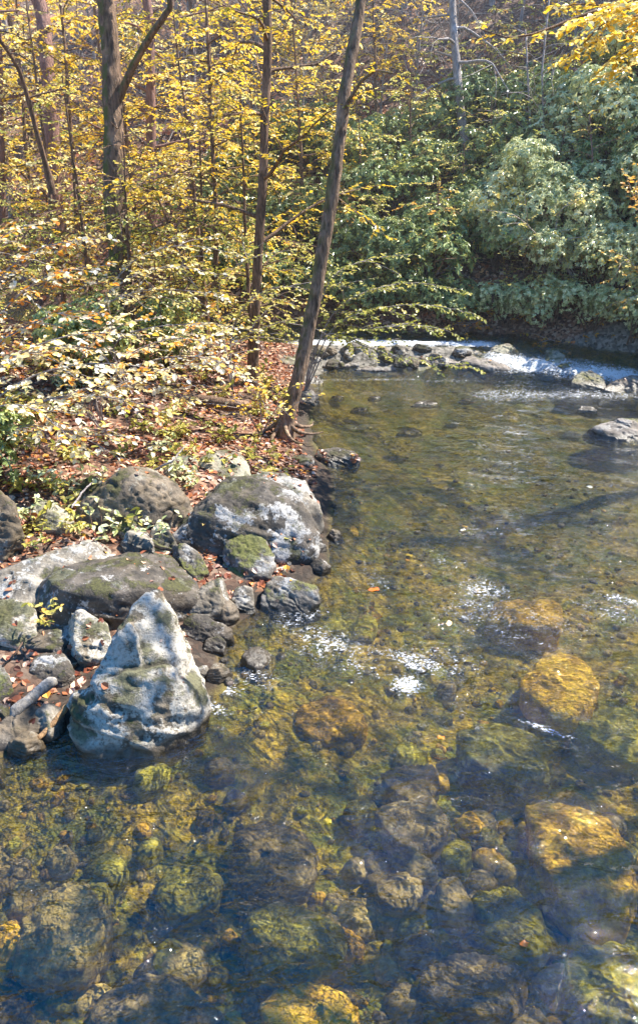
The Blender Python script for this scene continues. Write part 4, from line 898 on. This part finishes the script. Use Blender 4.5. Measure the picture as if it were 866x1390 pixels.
bush('middle bush of yellow leaves spreading over the leaf littered bank', ft(-3.2, 10.6), [tp((110, 540, 10.4), (190, 490, 10.2), (260, 480, 10.1), (330, 500, 10.0)), tp((120, 520, 10.5), (180, 475, 10.5), (240, 455, 10.4), (300, 470, 10.3)),
      tp((100, 540, 10.2), (170, 520, 10), (230, 530, 9.9), (270, 545, 9.8)), tp((90, 520, 10.6), (120, 470, 10.6), (160, 440, 10.6), (220, 430, 10.5)), tp((130, 530, 10.6), (220, 500, 10.9), (290, 490, 11), (350, 520, 11))], M['pale'], .095, .52, dens=.95)
bush('tall pale bush with whitish sprays rising at the left edge', ft(-5.0, 10.8), [tp((-30, 470, 10.6), (20, 400, 10.5), (80, 365, 10.4), (150, 360, 10.3)), tp((-40, 450, 10.8), (0, 370, 10.8), (60, 330, 10.7), (130, 325, 10.6)),
      tp((-30, 480, 10.5), (40, 440, 10.3), (90, 420, 10.2), (140, 425, 10.1)), tp((-50, 430, 10.9), (-20, 350, 11), (10, 310, 11), (70, 300, 11)), tp((-20, 500, 10.4), (50, 470, 10.3), (120, 470, 10.2), (170, 480, 10.1))], M['pale'], .1, .72, dens=.9)
bush('airy bush with pale layered sprays in front of the mossy tree', ft(-3.2, 12.4), [tp((110, 440, 12.3), (160, 400, 12.2), (220, 390, 12.1), (300, 400, 12.0)), tp((120, 420, 12.4), (180, 370, 12.4), (240, 360, 12.3), (310, 375, 12.2)),
      tp((140, 460, 12.2), (220, 440, 12.1), (290, 440, 12.0), (350, 450, 11.9)), tp((130, 410, 12.6), (190, 340, 12.7), (260, 330, 12.7), (320, 345, 12.7))], M['pale'], .09, .55, dens=.85)
bush('olive leaved bush beside the straight brown tree', ft(-1.6, 13.4), [tp((310, 450, 13.3), (340, 400, 13.2), (390, 385, 13.1), (440, 400, 13)), tp((300, 440, 13.4), (290, 390, 13.4), (330, 350, 13.4), (390, 340, 13.3)),
      tp((320, 460, 13.2), (370, 440, 13), (410, 430, 12.9)), tp((300, 430, 13.5), (260, 380, 13.5), (230, 350, 13.4))], M['olive'], .085, .62, dens=.85)
bush('small bush with yellow leaves at the foot of the leaning tree', ft(-.95, 11.6), [tp((355, 560, 11.5), (350, 535, 11.4), (365, 520, 11.3)), tp((345, 575, 11.4), (330, 550, 11.3), (320, 545, 11.2)), tp((365, 570, 11.4), (375, 555, 11.2), (380, 545, 11.1))], M['gold'], .085, .5, tw=.2, dens=.8)
bush('low branching beech sapling leaning over the water beyond the leaning tree', ft(-.3, 14.2), [tp((445, 440, 14.2), (500, 420, 14.2), (570, 410, 14.1), (640, 425, 14)), tp((440, 430, 14.4), (490, 395, 14.5), (560, 380, 14.6), (630, 395, 14.6)),
      tp((450, 450, 14), (510, 445, 13.9), (570, 440, 13.8), (610, 450, 13.7)), tp((430, 420, 14.5), (450, 370, 14.6), (500, 350, 14.7), (560, 345, 14.8)), tp((430, 440, 14.2), (470, 460, 14), (520, 480, 13.6), (575, 490, 13.2), (640, 500, 12.9))], M['olive'], .085, .62, tw=.5, dens=1.0)
bush('yellow green bush on the far bank left of the rapids', ft(2.6, 19.6), [tp((560, 440, 19.5), (600, 410, 19.3), (650, 405, 19)), tp((550, 420, 19.6), (540, 380, 19.5), (500, 360, 19.4)), tp((570, 410, 19.8), (590, 370, 19.8), (640, 350, 19.8)), tp((560, 450, 19.2), (610, 440, 19), (670, 435, 18.8)), tp((550, 430, 19.6), (510, 420, 19.5), (470, 410, 19.4))], M['olive'], .1, .6, tw=.6, dens=.9, r=.03)
bush('yellow green bush high on the far slope behind the leaning tree', ft(2.0, 22.6), [tp((520, 330, 22.4), (500, 280, 22.2), (460, 250, 22)), tp((530, 320, 22.6), (550, 270, 22.6), (600, 240, 22.6)), tp((520, 340, 22.2), (570, 310, 22), (620, 300, 21.8)), tp((520, 330, 22.6), (530, 270, 22.8), (520, 220, 23)), tp((510, 340, 22), (470, 320, 21.8), (440, 310, 21.6))], M['olive'], .11, .68, tw=.7, dens=.9, r=.03)
bush('layered yellow green bush overhanging the upper stream', ft(1.2, 19.9), [tp((500, 440, 19.7), (470, 420, 19.5), (440, 425, 19.3)), tp((510, 430, 19.8), (520, 400, 19.6), (560, 390, 19.4)), tp((500, 450, 19.4), (540, 445, 19.1), (590, 450, 18.9)), tp((490, 430, 20), (470, 390, 20), (440, 370, 20)), tp((500, 450, 19.5), (480, 455, 19.2), (450, 458, 19.0))], M['olive'], .1, .65, tw=.6, dens=1.0, r=.03)
bush('sparse reddish brown bush on the leafy bank above the rapids', ft(4.4, 18.9), [tp((680, 450, 18.7), (700, 430, 18.6), (730, 420, 18.4)), tp((670, 450, 18.6), (650, 430, 18.4), (625, 425, 18.3)), tp((690, 455, 18.5), (720, 455, 18.3), (750, 450, 18.2)), tp((670, 440, 18.8), (660, 410, 18.8), (640, 390, 18.8))], M['orange'], .09, .6, tw=.4, dens=.5, r=.02)
bush('rusty leaved bush hanging over the far right water edge', ft(6.3, 17.9), [tp((770, 460, 17.7), (790, 450, 17.5), (820, 455, 17.3)), tp((760, 470, 17.7), (750, 460, 17.5), (730, 465, 17.4)), tp((780, 455, 17.8), (800, 430, 17.7), (830, 430, 17.5)), tp((790, 470, 17.5), (830, 475, 17.2), (860, 480, 17))], M['orange'], .09, .68, tw=.4, dens=.6, r=.02)
bush('golden leaved bush drooping among rhododendrons at the right', ft(6.4, 18.7), [tp((740, 330, 18.5), (700, 290, 18.3), (660, 285, 18.1)), tp((750, 320, 18.6), (760, 280, 18.5), (800, 270, 18.4)), tp((745, 330, 18.4), (790, 320, 18.2), (840, 330, 18))], M['olive'], .09, .9, tw=.4, dens=.6, r=.02)
bush('yellow leaved bush at the right edge above the flat rocks', ft(9.0, 17.0), [tp((880, 380, 17), (850, 350, 16.8), (830, 340, 16.6)), tp((890, 330, 17.2), (860, 270, 17), (850, 240, 16.9)), tp((890, 400, 16.8), (860, 400, 16.6), (840, 420, 16.4))], M['olive'], .1, .75, tw=.5, dens=.9, r=.02)

# bare twiggy shrubs on the upper slope
def bare(label, h, loc, group, leafm=None, nb=26, bark='bark_grey'):
    x, y = loc
    return tree('bare_shrub', label, 'shrub', [Vector((x, y, tz(x, y))), Vector((x + .1, y, tz(x, y) + h * .5)), Vector((x + .3, y + .1, tz(x, y) + h))], .05, .012, M[bark], leafm, nb=nb, blen=1.7, b0=.12, up=.7, droop=-.01, k=6, group=group, dens=.28, leaf=.11, tone=.75, split=False)
GT = 'bare twiggy shrubs on the upper slope'
b1 = bare('leafless grey twiggy shrub on the upper slope', 4.2, (3.0, 27), GT)
b2 = bare('leafless grey twiggy shrub on the upper slope', 3.6, (7.5, 26), GT)
GTL = 'twiggy shrubs holding a few tan leaves on the upper slope'
b3 = bare('grey twiggy shrub with a few tan leaves on the upper slope', 4.0, (1.0, 29), GTL, M['pale'])
pts_ = []
tries = 0
while len(pts_) < 62 and tries < 4000:
    tries += 1
    x, y = rng.uniform(-10, 17), rng.uniform(25, 38)
    if any((x - a) ** 2 + (y - b) ** 2 < 1.45 ** 2 for a, b in pts_): continue
    pts_.append((x, y)); place([b1, b2, b3][len(pts_) % 3], x, y, rng.uniform(.8, 1.3))
# forest further up the slope: crowns beyond what fills the frame
bg = under('background_tree', 'tall thin autumn tree high on the slope', 6, 31, 9, M['gold'], .7, 26, 2.4, .15, dens=.5, b0=.35, group='autumn trees high on the slope', bark='bark_grey')
for x, y, s in [(0, 33, 1), (10, 33, 1.1), (-6, 35, 1.2), (14, 30, 1), (3, 36, 1.2), (-12, 34, 1.2), (17, 35, 1.3), (8, 38, 1.3), (-18, 30, 1.2)]: place(bg, x, y, s)

GO = 'yellow green bushes scattered over the far slope'
o1 = under('slope_bush', 'yellow green bush on the far slope among rhododendrons', 1.2, 22.2, 2.9, M['olive'], .62, 22, 1.5, .11, b0=.1, group=GO)
o2 = under('slope_bush', 'yellow green bush on the far slope among rhododendrons', 3.0, 20.2, 2.3, M['olive'], .7, 20, 1.3, .1, b0=.1, group=GO)
for src, x, y, s in [(o2, .4, 20.6, 1), (o1, 2.6, 23.6, 1), (o2, -.8, 21.6, 1.1), (o1, 4.8, 22.8, .9), (o2, 2.0, 20.0, .8), (o1, .2, 24.2, 1.1), (o2, 5.6, 24.6, 1), (o1, 8.2, 22.3, .8), (o2, 7.0, 19.4, .7), (o1, -1.8, 24.0, 1.1), (o2, 9.4, 18.8, .8), (o1, 6.6, 27.0, 1), (o2, 10.2, 24, 1.2), (o1, 3.6, 26.0, .9), (o2, 5.0, 18.9, .7), (o2, 6.3, 18.3, .6), (o1, 6.0, 21.0, .8), (o2, 8.3, 17.6, .7), (o1, 7.6, 24.4, .9), (o2, 3.9, 22.0, .9), (o2, 9.6, 21.5, .9), (o1, 5.2, 26.5, .9)]:
    place(src, x, y, s)
# seedlings between boulders
def seedling(px, py, z, label, leafm, n=26, leaf=.07, spread=.22):
    c = P(px, py, z); root = empty('seedling', c); tag(root, label, 'plant', None)
    tb = Tubes(); lv = Leaves()
    for i in range(7):
        a = rng.uniform(0, 6.28); b = bend((rng.normal(0, .04), rng.normal(0, .04), -.05), unit(np.array([math.cos(a) * .6, math.sin(a) * .6, 1.0])), rng.uniform(.15, .34), 5, .05, .1)
        tb.add(b, np.linspace(.004, .002, 5), 4)
        m = 6; pos = b[rng.integers(2, 5, m)]; D_ = unit(rng.normal(0, 1, (m, 3)) * [1, 1, .3]); lv.add(pos, D_, unit(UP + rng.normal(0, .3, (m, 3))), leaf * rng.uniform(.7, 1.2, m), leaf * .5, rng.uniform(.3, .9, m))
    link('stems', tb.mesh('stems', M['bark']), root); link('leaves', lv.mesh('leaves', leafm), root)
for (px, py, z, lab, mt) in [(60, 735, .62, 'green seedling below the small cream boulder', 'olive'), (100, 722, .6, 'bright green seedling right of the small cream boulder', 'olive'), (35, 700, .7, 'blue green seedling beside the smooth brown boulder', 'rhodo_bright'),
        (80, 665, .75, 'leafy green seedling behind the white slab', 'olive'), (20, 745, .55, 'low green seedling in front of the smooth brown boulder', 'olive'), (212, 722, .62, 'green sprig on the jagged rock', 'rhodo_bright'),
        (55, 655, .8, 'dark green seedling under the near rhododendron', 'rhodo_bright'), (250, 585, .7, 'small green seedling in the leaf litter', 'olive'), (345, 600, .5, 'mossy green sprig right of the cream boulder', 'olive'),
        (215, 640, .75, 'green fern like sprig behind the brown peaked boulder', 'olive'), (65, 842, .48, 'green sprig above the low dark boulder', 'olive'), (295, 590, .6, 'tiny seedling among orange leaves on the bank', 'olive')]:
    seedling(px, py, z, lab, M[mt])

sd0 = [o for o in C.objects if o.name.startswith('seedling') and o.parent is None][:4]
for i in range(120):
    x, y = rng.uniform(-6, -.4), rng.uniform(7.5, 15)
    if signed_dist(np.array([x]), np.array([y]))[0] < .5: continue
    c_ = copy_tree(sd0[i % 4]); c_.location = (x, y, tz(x, y)); g = rng.uniform(.8, 1.7); c_.scale = (g, g, g); c_.rotation_euler = (0, 0, rng.uniform(0, 6.28)); c_['label'] = 'little leafy plant growing out of the leaf litter on the bank'; c_['group'] = 'little plants in the leaf litter'
# ------------------------------------------------------------------ fallen leaves
lx = np.arange(-7, 1.2, .12); ly = np.arange(4, 18, .12)
Vt, Ft = grid_mesh(lx, ly, terrain_z); Ft = np.concatenate([Ft[:, [0, 1, 2]], Ft[:, [0, 2, 3]]])
sdl = signed_dist(Vt[:, 0], Vt[:, 1]); Ft = Ft[(sdl[Ft] > .02).all(1) & ~((Vt[Ft[:, 0], 1] > 15.9) & (Vt[Ft[:, 0], 0] > -.6))]
scatter_on(Vt, Ft, 500, .07, .2, 1, -.45, .02, (0, .99))
lx = np.arange(0, 16, .2); ly = np.arange(15, 30, .2)
Vt, Ft = grid_mesh(lx, ly, terrain_z); Ft = np.concatenate([Ft[:, [0, 1, 2]], Ft[:, [0, 2, 3]]])
sdl = signed_dist(Vt[:, 0], Vt[:, 1]); Ft = Ft[(sdl[Ft] > .05).all(1) & (Vt[Ft[:, 0], 1] > 17.8)]
scatter_on(Vt, Ft, 130, .12, .2, 2, -.4, .02, (.1, .95))
lx = np.arange(-14, 0, .25); ly = np.arange(19, 34, .25)
Vt, Ft = grid_mesh(lx, ly, terrain_z); Ft = np.concatenate([Ft[:, [0, 1, 2]], Ft[:, [0, 2, 3]]])
sdl = signed_dist(Vt[:, 0], Vt[:, 1]); Ft = Ft[(sdl[Ft] > .05).all(1)]
scatter_on(Vt, Ft, 90, .14, .2, 3, -.4, .02, (.4, 1))
fl = link('fallen_leaves', LITTER.mesh('fallen_leaves', M['litter'], fold=.2, droop=.1)); tag(fl, kind='stuff', label='brown and orange leaf litter on bank and boulders')

# leaves afloat and pebbles of colour on the water: single things
def float_leaf(px, py, size, rgb, label, z=.012):
    m = bpy.data.materials.get('float_%d' % int(rgb[1] * 100))
    if not m:
        m, nt, out = newmat('float_%d' % int(rgb[1] * 100)); b = N(nt, 'ShaderNodeBsdfPrincipled', Roughness=.4)
        tc = N(nt, 'ShaderNodeTexCoord'); nn = noise(nt, tc.outputs['Object'], 30, 3)
        L(nt, mixc(nt, nn.outputs[0], tuple(c * .6 for c in rgb), rgb), b.inputs['Base Color']); L(nt, b.outputs[0], out.inputs[0])
    c = P(px, py); a = rng.uniform(0, 6.28); k = 10; V = [(0, 0, 0)]
    for i in range(k):
        t = i / k * 6.283; rr = size * (.5 + .16 * math.cos(2.5 * (t - 3.1416)) ** 2) * (1.3 if i == 0 else 1)
        V.append((rr * math.cos(t), rr * .7 * math.sin(t), .008 * math.sin(3 * t)))
    F = [(0, i + 1, (i + 1) % k + 1) for i in range(k)]
    o = link('floating_leaf', mesh_np('floating_leaf', V, [F], m, True), None, (c.x, c.y, float(water_z(np.array([c.x]), np.array([c.y]))[0]) + z)); o.rotation_euler = (0, 0, a)
    tag(o, label, 'leaf')
for q in [(507, 800, .1, (.75, .16, .02), 'bright orange leaf floating in mid stream'), (609, 848, .08, (.85, .6, .35), 'pale tan leaf floating above the foam boil'), (555, 755, .07, (.8, .5, .05), 'yellow leaf floating downstream of the mossy boulder'),
          (800, 662, .09, (.85, .8, .6), 'cream leaf floating at the right'), (711, 1284, .05, (.7, .2, .03), 'little orange leaf near the bottom'), (446, 1116, .05, (.8, .55, .05), 'yellow leaf over the sunken boulders'), (598, 1003, .05, (.75, .25, .03), 'small orange leaf above the bluish boulder'),
          (628, 720, .06, (.7, .65, .5), 'pale leaf floating in the calm pool'), (553, 762, .05, (.7, .3, .04), 'orange brown leaf beside a yellow one in the pool')]: float_leaf(*q)

# ------------------------------------------------------------------ haze hanging in the valley
bm = bmesh.new(); bmesh.ops.create_cube(bm, size=1)
for v in bm.verts: v.co = ((v.co.x * 60), 11.0 + (v.co.y + .5) * 50, -3 + (v.co.z + .5) * 18)
hm = bpy.data.meshes.new('haze'); bm.to_mesh(hm); bm.free()
m, nt, out = newmat('haze'); vs = N(nt, 'ShaderNodeVolumeScatter', Density=HAZE, Anisotropy=.2); vs.inputs[0].default_value = (.93, .92, 1, 1); L(nt, vs.outputs[0], out.inputs['Volume'])
hm.materials.append(m); haze = link('haze', hm); tag(haze, kind='structure', label='thin sunlit haze between the trees')
# ------------------------------------------------------------------ light
AZ, EL = R(62), R(52)
sd_ = Vector((math.sin(AZ) * math.cos(EL), math.cos(AZ) * math.cos(EL), math.sin(EL)))
sun = bpy.data.objects.new('sun', bpy.data.lights.new('sun', 'SUN')); C.objects.link(sun)
sun.data.energy = 13.0; sun.data.angle = R(.5); sun.data.color = (1, .94, .82)
sun.rotation_euler = sd_.to_track_quat('Z', 'Y').to_euler()
w = bpy.data.worlds.new('World'); scene.world = w; w.use_nodes = True
nt = w.node_tree; nt.nodes.clear()
sky = nt.nodes.new('ShaderNodeTexSky'); sky.sky_type = 'NISHITA'; sky.sun_disc = False; sky.sun_elevation = EL; sky.sun_rotation = AZ % (2 * math.pi)
bgn = nt.nodes.new('ShaderNodeBackground'); bgn.inputs[1].default_value = .32; sky.dust_density = .2; sky.ozone_density = 2.5; sky.air_density = 1.1
wo = nt.nodes.new('ShaderNodeOutputWorld'); hs = nt.nodes.new('ShaderNodeHueSaturation'); hs.inputs['Saturation'].default_value = 1.4; nt.links.new(sky.outputs[0], hs.inputs['Color']); nt.links.new(hs.outputs[0], bgn.inputs[0]); nt.links.new(bgn.outputs[0], wo.inputs[0])
scene.view_settings.view_transform = 'Standard'; scene.view_settings.look = 'None'; scene.view_settings.exposure = 0; scene.view_settings.gamma = 1
cy = scene.cycles
cy.max_bounces = 7; cy.diffuse_bounces = 3; cy.glossy_bounces = 2; cy.transmission_bounces = 4; cy.transparent_max_bounces = 8
cy.caustics_reflective = False; cy.caustics_refractive = False; cy.sample_clamp_indirect = 4.0
cy.use_denoising = True
try: cy.denoiser = 'OPENIMAGEDENOISE'
except Exception: pass
